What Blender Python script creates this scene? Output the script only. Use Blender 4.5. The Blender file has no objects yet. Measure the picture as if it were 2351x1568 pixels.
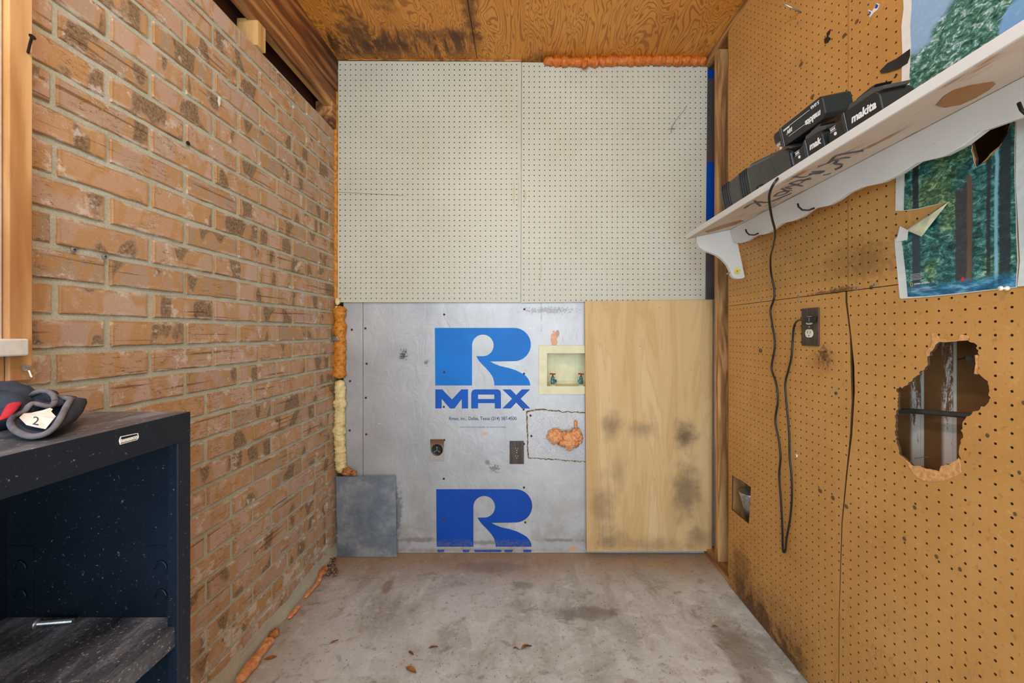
import bpy, math, random
import numpy as np
from mathutils import Vector, Matrix, noise as mn
from mathutils.geometry import delaunay_2d_cdt
random.seed(7)
sc = bpy.context.scene
C = bpy.context.collection
PI = math.pi
# ------------------------------------------------------------------ camera
F, CX, CY, EYE = 918.0, 1200.0, 763.0, 1.088
cd = bpy.data.cameras.new('camera'); cam = bpy.data.objects.new('camera', cd); C.objects.link(cam)
cam.location = (0, 0, EYE); cam.rotation_euler = (PI/2, 0, 0)
cd.sensor_width = 36; cd.lens = F/2351*36; cd.clip_start = 0.02
cd.shift_x = -(CX-1175.5)/2351; cd.shift_y = -(784-CY)/2351
sc.camera = cam
# ------------------------------------------------------------------ world, lights, exposure
w = bpy.data.worlds.new('daylight'); sc.world = w; w.use_nodes = True
bg = w.node_tree.nodes['Background']; bg.inputs[0].default_value = (0.78, 0.91, 1.0, 1); bg.inputs[1].default_value = 1.6
sc.view_settings.view_transform = 'Standard'; sc.view_settings.look = 'None'
sc.view_settings.exposure = 0.55; sc.view_settings.gamma = 1
def area(name, loc, rot, sx, sy, power, col):
    l = bpy.data.lights.new(name, 'AREA'); l.shape = 'RECTANGLE'; l.size = sx; l.size_y = sy; l.energy = power; l.color = col
    o = bpy.data.objects.new(name, l); C.objects.link(o); o.location = loc; o.rotation_euler = rot; return o
# added area light behind the camera, simulating daylight from an assumed open side
area('added_daylight_fill', (0.0, -1.1, 1.25), (PI/2, 0, 0), 1.7, 2.2, 22, (0.80, 0.93, 1.0))
# added sun on the assumed driveway and the near floor, thrown up onto the ceiling
sl_ = bpy.data.lights.new('sun', 'SUN'); sl_.energy = 3.2; sl_.angle = .01; sl_.color = (1, .98, .95)
so_ = bpy.data.objects.new('sun', sl_); C.objects.link(so_); so_.rotation_euler = (math.radians(24), 0, 0)
CEIL = EYE+1.334
lampl = bpy.data.lights.new('assumed_bulb_light', 'POINT'); lampl.energy = 15; lampl.color = (1, 0.97, 0.92); lampl.shadow_soft_size = 0.05  # assumed bulb on the ceiling, out of view
lo = bpy.data.objects.new('assumed_bulb_light', lampl); C.objects.link(lo); lo.location = (-0.12, 0.12, CEIL-0.17)

# ------------------------------------------------------------------ projection helpers (measured positions -> real planes)
def P(u, v, Y): return Vector(((u-CX)/F*Y, Y, EYE-(v-CY)/F*Y))
def onX(u, v, X):
    Y = F*X/(u-CX); return Vector((X, Y, EYE-(v-CY)/F*Y))
def onZ(u, v, Z):
    Y = F*(EYE-Z)/(v-CY); return Vector(((u-CX)/F*Y, Y, Z))
RX = 0.885; LX = -0.92; BY = 1.970; PY = 1.955
def RW(u, v, X=RX):
    p = onX(u, v, X); return (p.y, p.z)

# ------------------------------------------------------------------ object helpers
ORG = {}
class MB:
    def __init__(s): s.v = []; s.f = []
    def add(s, vs, fs):
        n = len(s.v); s.v += [tuple(p) for p in vs]; s.f += [tuple(i+n for i in f) for f in fs]; return s
    def box(s, x0, x1, y0, y1, z0, z1):
        return s.add([(x0,y0,z0),(x1,y0,z0),(x1,y1,z0),(x0,y1,z0),(x0,y0,z1),(x1,y0,z1),(x1,y1,z1),(x0,y1,z1)],
                     [(3,2,1,0),(4,5,6,7),(0,1,5,4),(1,2,6,5),(2,3,7,6),(3,0,4,7)])
    def hexa(s, a, b):  # two matching quads
        return s.add(list(a)+list(b), [(3,2,1,0),(4,5,6,7),(0,1,5,4),(1,2,6,5),(2,3,7,6),(3,0,4,7)])
    def tube(s, pts, r, n=10, jit=0, seed=0, cap=True, flat=1.0):
        pts = [Vector(p) for p in pts]; m = len(pts)
        rs = r if isinstance(r, (list, tuple)) else [r]*m
        base = len(s.v); prev = None
        for i, p in enumerate(pts):
            t = (pts[min(i+1, m-1)]-pts[max(i-1, 0)]).normalized()
            if prev is None:
                a = Vector((0,0,1)) if abs(t.z) < .9 else Vector((1,0,0))
                nx = t.cross(a).normalized()
            else:
                nx = (prev-t*prev.dot(t)).normalized()
            prev = nx; ny = t.cross(nx)
            for k in range(n):
                an = 2*PI*k/n; rr = rs[i]
                d = nx*math.cos(an)+ny*math.sin(an)*flat
                if jit: rr *= 1+jit*mn.noise((p+d*rr+Vector((seed,seed*2,0)))*(1/(rs[i]+1e-4))*1.1)
                s.v.append(tuple(p+d*rr))
        for i in range(m-1):
            for k in range(n):
                a = base+i*n+k; b = base+i*n+(k+1) % n
                s.f.append((a, b, b+n, a+n))
        if cap:
            s.f.append(tuple(base+k for k in range(n))[::-1]); s.f.append(tuple(base+(m-1)*n+k for k in range(n)))
        return s
    def lathe(s, o, ax, prof, n=16):
        o = Vector(o); ax = Vector(ax).normalized()
        a = Vector((0,0,1)) if abs(ax.z) < .9 else Vector((1,0,0))
        nx = ax.cross(a).normalized(); ny = ax.cross(nx); base = len(s.v); m = len(prof)
        for r, t in prof:
            for k in range(n):
                an = 2*PI*k/n; s.v.append(tuple(o+ax*t+(nx*math.cos(an)+ny*math.sin(an))*max(r, 1e-5)))
        for i in range(m-1):
            for k in range(n):
                a = base+i*n+k; b = base+i*n+(k+1) % n; s.f.append((a, b, b+n, a+n))
        s.f.append(tuple(base+k for k in range(n))[::-1]); s.f.append(tuple(base+(m-1)*n+k for k in range(n)))
        return s
    def prism(s, poly, f3, t0, t1):  # simple polygon, f3(a,b,depth)
        n = len(poly)
        return s.add([f3(a,b,t0) for a,b in poly]+[f3(a,b,t1) for a,b in poly],
                     [tuple(range(n)), tuple(range(2*n-1, n-1, -1))]+[(i,(i+1)%n,n+(i+1)%n,n+i) for i in range(n)])
    def blob(s, c, r, sub=3, jit=.2, fr=1.0, seed=0):
        import bmesh
        bm = bmesh.new(); bmesh.ops.create_icosphere(bm, subdivisions=sub, radius=1)
        c = Vector(c); r = Vector(r); base = len(s.v)
        for v in bm.verts:
            k = 1+jit*mn.noise(v.co*fr*1.6+Vector((seed, 0, 0)))+jit*.5*mn.noise(v.co*fr*4+Vector((0, seed, 0)))
            s.v.append((c.x+v.co.x*r.x*k, c.y+v.co.y*r.y*k, c.z+v.co.z*r.z*k))
        for f in bm.faces: s.f.append(tuple(base+v.index for v in f.verts))
        bm.free(); return s

def pip(x, y, poly):
    c = False; j = len(poly)-1
    for i in range(len(poly)):
        xi, yi = poly[i]; xj, yj = poly[j]
        if (yi > y) != (yj > y) and x < (xj-xi)*(y-yi)/(yj-yi)+xi: c = not c
        j = i
    return c
def rough(poly, step, amp, seed=0, closed=True):
    out = []; n = len(poly)
    for i in range(n if closed else n-1):
        a = Vector(poly[i]); b = Vector(poly[(i+1) % n]); L = (b-a).length; k = max(1, int(L/step))
        nrm = Vector((-(b-a).y, (b-a).x)).normalized() if L > 0 else Vector((0,0))
        for j in range(k):
            p = a.lerp(b, j/k)
            q = p+nrm*amp*mn.noise(Vector((p.x*1.3/step/2, p.y*1.3/step/2, seed)))
            out.append((q.x, q.y))
    return out
def plate(outer, holes, f3, t, peg=None, pr=0.0030):
    """flat board outline with cut-outs (and a peg-hole grid), thickness t"""
    co = []; ed = []
    def loop(pl):
        b = len(co); n = len(pl); co.extend(Vector(p) for p in pl); ed.extend((b+i, b+(i+1) % n) for i in range(n))
    loop(outer)
    for h in holes: loop(h)
    S = 0.0254
    if peg:
        a0, b0 = peg
        A = [p[0] for p in outer]; B = [p[1] for p in outer]
        for i in range(int((min(A)-a0)/S)-1, int((max(A)-a0)/S)+2):
            for j in range(int((min(B)-b0)/S)-1, int((max(B)-b0)/S)+2):
                x = a0+i*S; y = b0+j*S
                if not pip(x, y, outer): continue
                ok = True
                for q in ((pr*1.6,0),(-pr*1.6,0),(0,pr*1.6),(0,-pr*1.6)):
                    if not pip(x+q[0], y+q[1], outer) or any(pip(x+q[0], y+q[1], h) for h in holes): ok = False
                if ok: loop([(x+pr*math.cos(k*PI/4+.39), y+pr*math.sin(k*PI/4+.39)) for k in range(8)])
    vs, es, fs, _, _, _ = delaunay_2d_cdt(co, ed, [], 0, 1e-7)
    keep = []
    for f in fs:
        x = sum(vs[i].x for i in f)/3; y = sum(vs[i].y for i in f)/3
        if peg:
            gx = peg[0]+round((x-peg[0])/S)*S; gy = peg[1]+round((y-peg[1])/S)*S
            if math.hypot(x-gx, y-gy) < pr*.86: continue
        if not pip(x, y, outer) or any(pip(x, y, h) for h in holes): continue
        keep.append(tuple(f))
    mb = MB(); n = len(vs)
    mb.v = [tuple(f3(v.x, v.y, 0)) for v in vs]+[tuple(f3(v.x, v.y, t)) for v in vs]
    mb.core = 2*len(keep)
    cnt = {}
    for f in keep:
        for i in range(3):
            a, b = f[i], f[(i+1) % 3]; cnt[(a, b)] = 1
    mb.f = list(keep)+[(c+n, b+n, a+n) for a, b, c in keep]
    for (a, b) in list(cnt):
        if (b, a) not in cnt: mb.f.append((b, a, a+n, b+n))
    return mb

def tag(o, label=None, cat=None, group=None, kind=None):
    if label: o['label'] = label
    if cat: o['category'] = cat
    if group: o['group'] = group
    if kind: o['kind'] = kind
    return o
def thing(name, label, cat, loc=(0,0,0), group=None, mat=None, kind=None):
    o = bpy.data.objects.new(name, None); C.objects.link(o); o.empty_display_size = .05
    if mat is not None: o.matrix_world = mat; ORG[o] = None
    else: o.location = loc; ORG[o] = Vector(loc)
    return tag(o, label, cat, group, kind)
def obj(name, mb, mat, parent=None, smooth=False, bevel=0, sub=0, label=None, cat=None, group=None, kind=None, local=False, attrs=None, bseg=2):
    import bmesh
    vs = mb.v
    if parent is not None:
        o0 = ORG.get(parent)
        if o0 is not None and not local: vs = [(v[0]-o0.x, v[1]-o0.y, v[2]-o0.z) for v in vs]
        org = o0
    else:
        a = np.array(vs); org = Vector(((a[:,0].min()+a[:,0].max())/2, (a[:,1].min()+a[:,1].max())/2, a[:,2].min()))
        vs = [(v[0]-org.x, v[1]-org.y, v[2]-org.z) for v in vs]
    me = bpy.data.meshes.new(name); me.from_pydata(vs, [], mb.f); me.update()
    used = set(i for f in mb.f for i in f)
    bm = bmesh.new(); bm.from_mesh(me)
    if len(used) < len(vs): bmesh.ops.delete(bm, geom=[v for v in bm.verts if not v.link_faces], context='VERTS')
    bmesh.ops.recalc_face_normals(bm, faces=bm.faces); bm.to_mesh(me); bm.free()
    if smooth:
        for p in me.polygons: p.use_smooth = True
    me.materials.append(mat)
    if name in ('pegboard', 'board') and hasattr(mb, 'core') and len(me.polygons) == len(mb.f):
        me.materials.append(M['core'])
        me.polygons.foreach_set('material_index', [0 if i < mb.core else 1 for i in range(len(mb.f))])
    o = bpy.data.objects.new(name, me); C.objects.link(o)
    if parent is not None: o.parent = parent
    else: o.location = org
    ORG[o] = org
    if bevel:
        m = o.modifiers.new('b', 'BEVEL'); m.width = bevel; m.segments = bseg; m.limit_method = 'ANGLE'; m.angle_limit = 0.6
    if sub:
        m = o.modifiers.new('s', 'SUBSURF'); m.levels = sub; m.render_levels = sub
    return tag(o, label, cat, group, kind)
def text_mb(txt, size, M, depth=0.0003, shear=0, xs=1.0, bold=0):
    c = bpy.data.curves.new('t', 'FONT'); c.body = txt; c.size = size; c.extrude = depth; c.shear = shear; c.offset = bold
    c.align_x = 'CENTER'; c.align_y = 'CENTER'; c.resolution_u = 3
    o = bpy.data.objects.new('t', c); C.objects.link(o)
    dg = bpy.context.evaluated_depsgraph_get(); me = bpy.data.meshes.new_from_object(o.evaluated_get(dg))
    mb = MB(); mb.v = [tuple(M @ Vector((v.co.x*xs, v.co.y, v.co.z))) for v in me.vertices]; mb.f = [tuple(p.vertices) for p in me.polygons]
    bpy.data.objects.remove(o); bpy.data.curves.remove(c); bpy.data.meshes.remove(me); return mb
def frame(o, x, y):
    x = Vector(x).normalized(); y = Vector(y).normalized(); z = x.cross(y)
    return Matrix(((x.x,y.x,z.x,o[0]),(x.y,y.y,z.y,o[1]),(x.z,y.z,z.z,o[2]),(0,0,0,1)))

# ------------------------------------------------------------------ material helpers
def lin(c): return tuple((x/255/12.92 if x/255 <= .04045 else ((x/255+.055)/1.055)**2.4) for x in c)+(1,)
class NT:
    def __init__(s, name):
        s.m = bpy.data.materials.new(name); s.m.use_nodes = True; s.t = s.m.node_tree; s.b = s.t.nodes['Principled BSDF']
        s.pos = s.t.nodes.new('ShaderNodeNewGeometry').outputs['Position']
    def n(s, k): return s.t.nodes.new(k)
    def L(s, a, b):
        if hasattr(a, 'is_linked') or isinstance(a, bpy.types.NodeSocket): s.t.links.new(a, b)
        else: b.default_value = a
    def scale(s, vec, sc_, loc=(0,0,0), rot=(0,0,0)):
        m = s.n('ShaderNodeMapping'); s.L(vec, m.inputs[0]); m.inputs[1].default_value = loc; m.inputs[2].default_value = rot; m.inputs[3].default_value = sc_; return m.outputs[0]
    def noise(s, sc_=1, det=4, ro=.55, vec=None, dist=0):
        m = s.n('ShaderNodeTexNoise'); s.L(vec if vec is not None else s.pos, m.inputs['Vector']); m.inputs['Scale'].default_value = sc_
        m.inputs['Detail'].default_value = det; m.inputs['Roughness'].default_value = ro; m.inputs['Distortion'].default_value = dist; return m.outputs['Fac']
    def voro(s, sc_, vec=None, feat='F1'):
        m = s.n('ShaderNodeTexVoronoi'); m.feature = feat; s.L(vec if vec is not None else s.pos, m.inputs['Vector']); m.inputs['Scale'].default_value = sc_; return m.outputs['Distance']
    def math(s, op, a, b=0.0, c=None):
        m = s.n('ShaderNodeMath'); m.operation = op; s.L(a, m.inputs[0]); s.L(b, m.inputs[1])
        if c is not None: s.L(c, m.inputs[2])
        return m.outputs[0]
    def sm(s, x, a, b):  # smoothstep a->b
        m = s.n('ShaderNodeMapRange'); m.interpolation_type = 'SMOOTHSTEP'; s.L(x, m.inputs[0]); m.inputs[1].default_value = a; m.inputs[2].default_value = b
        m.inputs[3].default_value = 0; m.inputs[4].default_value = 1; return m.outputs[0]
    def mix(s, f, a, b, mode='MIX'):
        m = s.n('ShaderNodeMix'); m.data_type = 'RGBA'; m.blend_type = mode; s.L(f, m.inputs[0])
        for x, i in ((a, 6), (b, 7)):
            if isinstance(x, tuple): m.inputs[i].default_value = lin(x) if len(x) == 3 else x
            else: s.L(x, m.inputs[i])
        return m.outputs[2]
    def ramp(s, f, stops):
        m = s.n('ShaderNodeValToRGB'); s.L(f, m.inputs[0]); e = m.color_ramp.elements
        while len(e) < len(stops): e.new(.5)
        for x, (p, c) in zip(e, stops): x.position = p; x.color = lin(c)
        return m.outputs[0]
    def xyz(s, vec=None):
        m = s.n('ShaderNodeSeparateXYZ'); s.L(vec if vec is not None else s.pos, m.inputs[0]); return m.outputs
    def attr(s, nm):
        m = s.n('ShaderNodeAttribute'); m.attribute_name = nm; return m.outputs
    def ell(s, c, r, nz=.5, nsc=14, soft=.6):
        """irregular stain patch centred at c with radii r"""
        v = s.scale(s.pos, tuple(1/x for x in r), tuple(-a/x for a, x in zip(c, r)))
        m = s.n('ShaderNodeVectorMath'); m.operation = 'LENGTH'; s.L(v, m.inputs[0])
        d = s.math('ADD', m.outputs['Value'], s.math('MULTIPLY', s.math('SUBTRACT', s.noise(nsc, 5), .5), nz*3))
        return s.sm(d, 1.0, 1.0-soft)
    def rng(s, x, a, b, soft=.004):
        return s.math('MULTIPLY', s.sm(x, a-soft, a+soft), s.sm(x, b+soft, b-soft))
    def bump(s, h, st=.3, d=.01):
        m = s.n('ShaderNodeBump'); s.L(h, m.inputs['Height']); m.inputs['Strength'].default_value = st; m.inputs['Distance'].default_value = d
        s.t.links.new(m.outputs[0], s.b.inputs['Normal'])
    def done(s, col, rough=.7, metal=0, spec=.5, coat=0):
        c = s.b.inputs['Base Color']
        if isinstance(col, tuple): c.default_value = lin(col)
        else: s.L(col, c)
        s.L(rough, s.b.inputs['Roughness']); s.b.inputs['Metallic'].default_value = metal; s.b.inputs['Specular IOR Level'].default_value = spec
        s.b.inputs['Coat Weight'].default_value = coat; return s.m
def plain(name, col, rough=.6, metal=0, nz=.12, nsc=60, bump=0, spec=.5, coat=0):
    k = NT(name); n = k.noise(nsc, 4)
    d = tuple(max(0, int(x*(1-nz))) for x in col); l = tuple(min(255, int(x*(1+nz))) for x in col)
    if bump: k.bump(n, bump, .003)
    return k.done(k.ramp(n, [(.3, d), (.7, l)]), rough, metal, spec, coat)
def wood(name, cols, axis='Z', sc_=1.0, seed=0, rough=.7, knots=True, ring=22, dark=None, darkamt=.5):
    k = NT(name); s = {'X': (.9, 9, 9), 'Y': (9, .9, 9), 'Z': (9, 9, .9)}[axis]
    v = k.scale(k.pos, tuple(x*sc_ for x in s), (seed, seed*1.7, seed*.6))
    n = k.noise(1, 3, .5, v, .6)
    r = k.math('SINE', k.math('MULTIPLY', n, ring*2)); r = k.math('MULTIPLY_ADD', r, .5, .5)
    f = k.noise(1, 5, .6, k.scale(k.pos, tuple(x*sc_*12 for x in s)))
    h = k.math('ADD', k.math('MULTIPLY', r, .55), k.math('MULTIPLY', f, .5))
    col = k.ramp(h, [(.2, cols[0]), (.5, cols[1]), (.85, cols[2])])
    if dark:
        col = k.mix(k.math('MULTIPLY', k.sm(k.noise(5, 5, .6, k.scale(k.pos, tuple(x*.25 for x in s))), .45, .65), darkamt), col, dark)
    k.bump(h, .15, .002)
    return k.done(col, rough)

# ------------------------------------------------------------------ materials
def m_brick():
    k = NT('brick'); a = k.attr('rnd'); l = k.attr('loc')
    s1 = k.n('ShaderNodeSeparateColor'); k.L(a['Color'], s1.inputs[0]); r1, r2, r3 = s1.outputs
    lx = k.xyz(l['Vector'])
    base = k.ramp(r1, [(0, (198,172,158)), (.22, (192,163,138)), (.42, (188,162,148)), (.58, (170,148,124)), (.75, (186,158,138)), (.9, (194,160,128))])
    cv = k.n('ShaderNodeCombineXYZ'); k.L(k.math('MULTIPLY_ADD', r2, 60, k.math('MULTIPLY', lx[0], 1.15)), cv.inputs[0]); k.L(k.math('MULTIPLY', lx[1], .18), cv.inputs[1]); k.L(k.math('MULTIPLY', r1, 40), cv.inputs[2])
    band = k.noise(1.1, 1.5, .4, cv.outputs[0], .15)
    mot = k.noise(26, 5, .65)
    band2 = k.math('ADD', band, k.math('MULTIPLY', k.math('SUBTRACT', mot, .5), .09))
    rim = k.rng(band2, .475, .56, .03)
    on = k.sm(r3, .30, .36)
    c = k.mix(k.math('MULTIPLY', rim, .75), base, (186,146,96))
    dk = k.math('MULTIPLY', k.sm(band2, .55, .60), on)
    c = k.mix(k.math('MULTIPLY', dk, .88), c, k.ramp(k.noise(150, 3), [(.35, (96,80,64)), (.65, (156,132,100))]))
    e = k.math('MAXIMUM', k.math('POWER', k.math('ABSOLUTE', lx[0]), 14), k.math('POWER', k.math('ABSOLUTE', lx[1]), 6))
    c = k.mix(k.math('MULTIPLY', k.sm(k.math('ADD', e, k.math('MULTIPLY', mot, .5)), .45, .9), .6), c, (170,130,84))
    # drag lines scored along the brick
    dl = k.noise(1, 2, .5, k.scale(k.pos, (1, 3, 95)))
    c = k.mix(k.math('MULTIPLY', k.sm(dl, .63, .70), .7), c, (104,68,46))
    sp = k.noise(230, 3, .65); c = k.mix(k.math('MULTIPLY', k.sm(sp, .60, .72), .4), c, (110,78,54))
    c = k.mix(k.math('MULTIPLY', k.sm(sp, .40, .30), .4), c, (224,206,188))
    z = k.xyz()[2]
    ef = k.noise(17, 6, .72); lowz = k.sm(z, .32, .02)
    c = k.mix(k.math('MULTIPLY', k.sm(k.math('ADD', ef, k.math('MULTIPLY', lowz, .10)), .575, .66), .8), c, (214,208,200))
    te = k.math('MULTIPLY', k.sm(k.math('ABSOLUTE', lx[1]), .55, .98), k.sm(k.noise(1, 5, .75, k.scale(k.pos, (1, 14, 40), (2, 1, 5))), .50, .62))
    c = k.mix(k.math('MULTIPLY', te, .7), c, (216,212,202))
    ck = k.noise(1, 5, .6, k.scale(k.pos, (1, 10, 60), (9, 2, 1)), .4)
    c = k.mix(k.math('MULTIPLY', k.rng(ck, .495, .505, .004), k.math('MULTIPLY', k.sm(k.noise(7, 2), .50, .56), .9)), c, (84,52,34))
    k.bump(k.math('ADD', k.math('MULTIPLY', mot, .6), k.math('MULTIPLY', k.sm(dl, .66, .72), -.5)), .35, .004)
    return k.done(c, .85, spec=.3)
def m_mortar():
    k = NT('mortar'); n = k.noise(12, 4); f = k.noise(260, 3, .7)
    c = k.mix(.35, k.ramp(n, [(.3, (174,178,160)), (.7, (198,202,190))]), k.ramp(f, [(.3, (140,142,124)), (.7, (226,228,220))]))
    k.bump(f, .4, .003); return k.done(c, .9, spec=.2)
def m_floor():
    k = NT('concrete'); n = k.noise(2.6, 8, .65, None, .6); f = k.noise(60, 5, .7); g = k.noise(7, 6, .6, k.scale(k.pos, (1.4, .6, 1), (3, 1, 0), (0, 0, .5)), .8)
    c = k.ramp(n, [(.3, (150,152,148)), (.47, (184,188,187)), (.62, (200,205,207)), (.8, (178,180,178))])
    c = k.mix(k.math('MULTIPLY', k.sm(g, .52, .68), .45), c, (138,128,114))
    c = k.mix(k.math('MULTIPLY', k.sm(g, .46, .34), .6), c, (208,212,216))
    q = k.noise(13, 8, .7, k.scale(k.pos, (1, 1.5, 1), (8, 2, 0), (0, 0, -.4)), .5)
    c = k.mix(k.math('MULTIPLY', k.sm(q, .54, .66), .5), c, (118,110,100)); c = k.mix(k.math('MULTIPLY', k.sm(q, .44, .34), .55), c, (216,220,222))
    c = k.mix(k.math('MULTIPLY', k.sm(f, .56, .70), .6), c, (104,94,84)); c = k.mix(k.math('MULTIPLY', k.sm(f, .44, .32), .45), c, (214,214,212))
    yy = k.xyz(); 
    c = k.mix(k.math('MULTIPLY', k.sm(k.math('ADD', yy[1], k.math('MULTIPLY', n, .5)), 1.90, 2.2), .8), c, (156,122,86))
    c = k.mix(k.math('MULTIPLY', k.sm(k.math('SUBTRACT', k.math('MULTIPLY', n, .35), yy[0]), .98, 1.12), .6), c, (146,118,88))
    for cc, r, a, col in (((.62,1.02,0),(.05,.05,1),.8,(150,98,54)), ((-.4,1.0,0),(.09,.06,1),.6,(140,104,70)), ((.25,1.55,0),(.16,.05,1),.6,(104,98,90)), ((0,1.72,0),(.07,.04,1),.5,(96,92,86)),
                          ((-.15,1.85,0),(.2,.06,1),.45,(110,100,90)), ((-.58,1.72,0),(.03,.07,1),.6,(128,92,58)), ((.42,1.05,0),(.12,.05,1),.5,(160,128,104)), ((.74,1.3,0),(.09,.25,1),.5,(110,94,76))):
        c = k.mix(k.math('MULTIPLY', k.ell(cc, r, .4, 22), a), c, col)
    sp = k.voro(34); c = k.mix(k.math('MULTIPLY', k.sm(sp, .10, .05), .8), c, (70,60,50))
    sp2 = k.voro(19, k.scale(k.pos, (1,1,1), (5,3,0))); c = k.mix(k.math('MULTIPLY', k.sm(sp2, .055, .03), .9), c, (228,226,222))
    k.bump(k.math('ADD', n, k.math('MULTIPLY', f, .25)), .25, .01)
    return k.done(c, .62, spec=.35)
def m_peg_white():
    k = NT('cream_pegboard_paint'); n = k.noise(3, 4); c = k.ramp(n, [(.3, (193,193,177)), (.7, (202,203,190))])
    f = k.noise(55, 5, .7); c = k.mix(k.math('MULTIPLY', k.sm(f, .70, .78), .55), c, (128,118,100))
    for (u, v, ru, rv) in ((1180,445,3,38),(1191,440,2.5,60),(1205,450,5,20),(1242,615,3,30),(1240,640,4,12)):
        p = P(u, v, PY); c = k.mix(k.math('MULTIPLY', k.ell((p.x, p.y, p.z), (ru/469, 1, rv/469), .35, 60), .5), c, (180,164,118))
    p = P(850, 445, PY); z = k.xyz(); 
    ln = k.math('MULTIPLY', k.rng(k.math('MULTIPLY_ADD', z[0], .05, z[2]), p.z+p.x*.05-.0012, p.z+p.x*.05+.0012, .001), k.sm(z[0], -.55, -.62)); c = k.mix(ln, c, (128,112,84))
    sk = k.noise(42, 6, .8, k.scale(k.pos, (1,1,.8), (7,0,3))); c = k.mix(k.math('MULTIPLY', k.sm(sk, .69, .75), .6), c, (96,84,70))
    rg = k.math('MULTIPLY_ADD', n, .25, .30)
    return k.done(c, rg, spec=.45)
def m_peg_brown():
    k = NT('tan_hardboard'); n = k.noise(4, 5, .6); f = k.noise(90, 5, .7)
    c = k.ramp(n, [(.3, (184,134,72)), (.5, (192,142,78)), (.7, (200,151,88))])
    c = k.mix(k.math('MULTIPLY', k.sm(f, .58, .70), .5), c, (146,94,44)); c = k.mix(k.math('MULTIPLY', k.sm(f, .42, .32), .35), c, (220,176,116))
    z = k.xyz()
    fl = k.math('ADD', z[2], k.math('MULTIPLY', k.math('SUBTRACT', k.noise(16, 5, .7), .5), .34))
    c = k.mix(k.math('MULTIPLY', k.math('MULTIPLY', k.sm(fl, .075, .02), k.rng(z[1], 1.27, 1.62, .05)), .85), c, (60,42,26))
    c = k.mix(k.math('MULTIPLY', k.math('MULTIPLY', k.sm(fl, .22, .03), k.rng(z[1], 1.22, 1.72, .08)), .5), c, (100,66,36))
    g = k.noise(1, 5, .65, k.scale(k.pos, (1, 60, 9), (0, 0, 0), (.25, 0, 0)), .4); c = k.mix(k.math('MULTIPLY', k.sm(g, .66, .76), .5), c, (120,76,36))
    g2 = k.noise(1, 4, .6, k.scale(k.pos, (1, 4, 1.4), (3, 7, 2)), 2.5); c = k.mix(k.math('MULTIPLY', k.rng(g2, .497, .503, .004), k.math('MULTIPLY', k.sm(z[2], .5, .3), .5)), c, (120,80,40))
    def st(u, v, ru, rv, a, col=(74,48,28), nz=.5, ns=30, so=.7):
        nonlocal c
        y, zz = RW(u, v); q = y/F; c = k.mix(k.math('MULTIPLY', k.ell((RX, y, zz), (1, ru*q*y/RX, rv*q), nz, ns, so), a), c, col)
    st(1893, 818, 22, 28, .9, (84,50,30), .9, 90, .9)
    st(1885, 830, 50, 40, .35, (110,70,36), .5, 60, 1)
    st(1735, 1370, 30, 40, .3)
    st(1700, 1290, 25, 60, .5, (110,72,40), .6); st(1760, 1480, 60, 60, .3, (110,74,40)); st(1700, 1350, 22, 30, .6)
    st(1895, 672, 60, 6, .7, (92,56,28), .8, 60); st(1930, 665, 40, 9, .7, (84,50,26), .8, 70); st(1940, 600, 90, 60, .3, (120,76,36), .6, 40)
    st(2000, 600, 60, 60, .35, (110,68,32), .9, 60); st(1800, 560, 90, 70, .2, (130,84,40), .6, 20)
    for (u, v) in ((1883,1127),(1912,1143),(1943,1163),(2076,1237),(2150,1278),(2204,1307),(1967,50),(1938,82),(1839,148),(1865,222),(1746,805),(2000,660),(2267,1000),(2330,1180),(2350,925),(2340,1085),(2100,1165)):
        st(u, v, 5.5, 6, .85, (72,58,44), .12, 40, .3)
    k.bump(k.math('ADD', k.math('MULTIPLY', f, .5), n), .25, .003)
    return k.done(c, .55, spec=.35)
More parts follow.
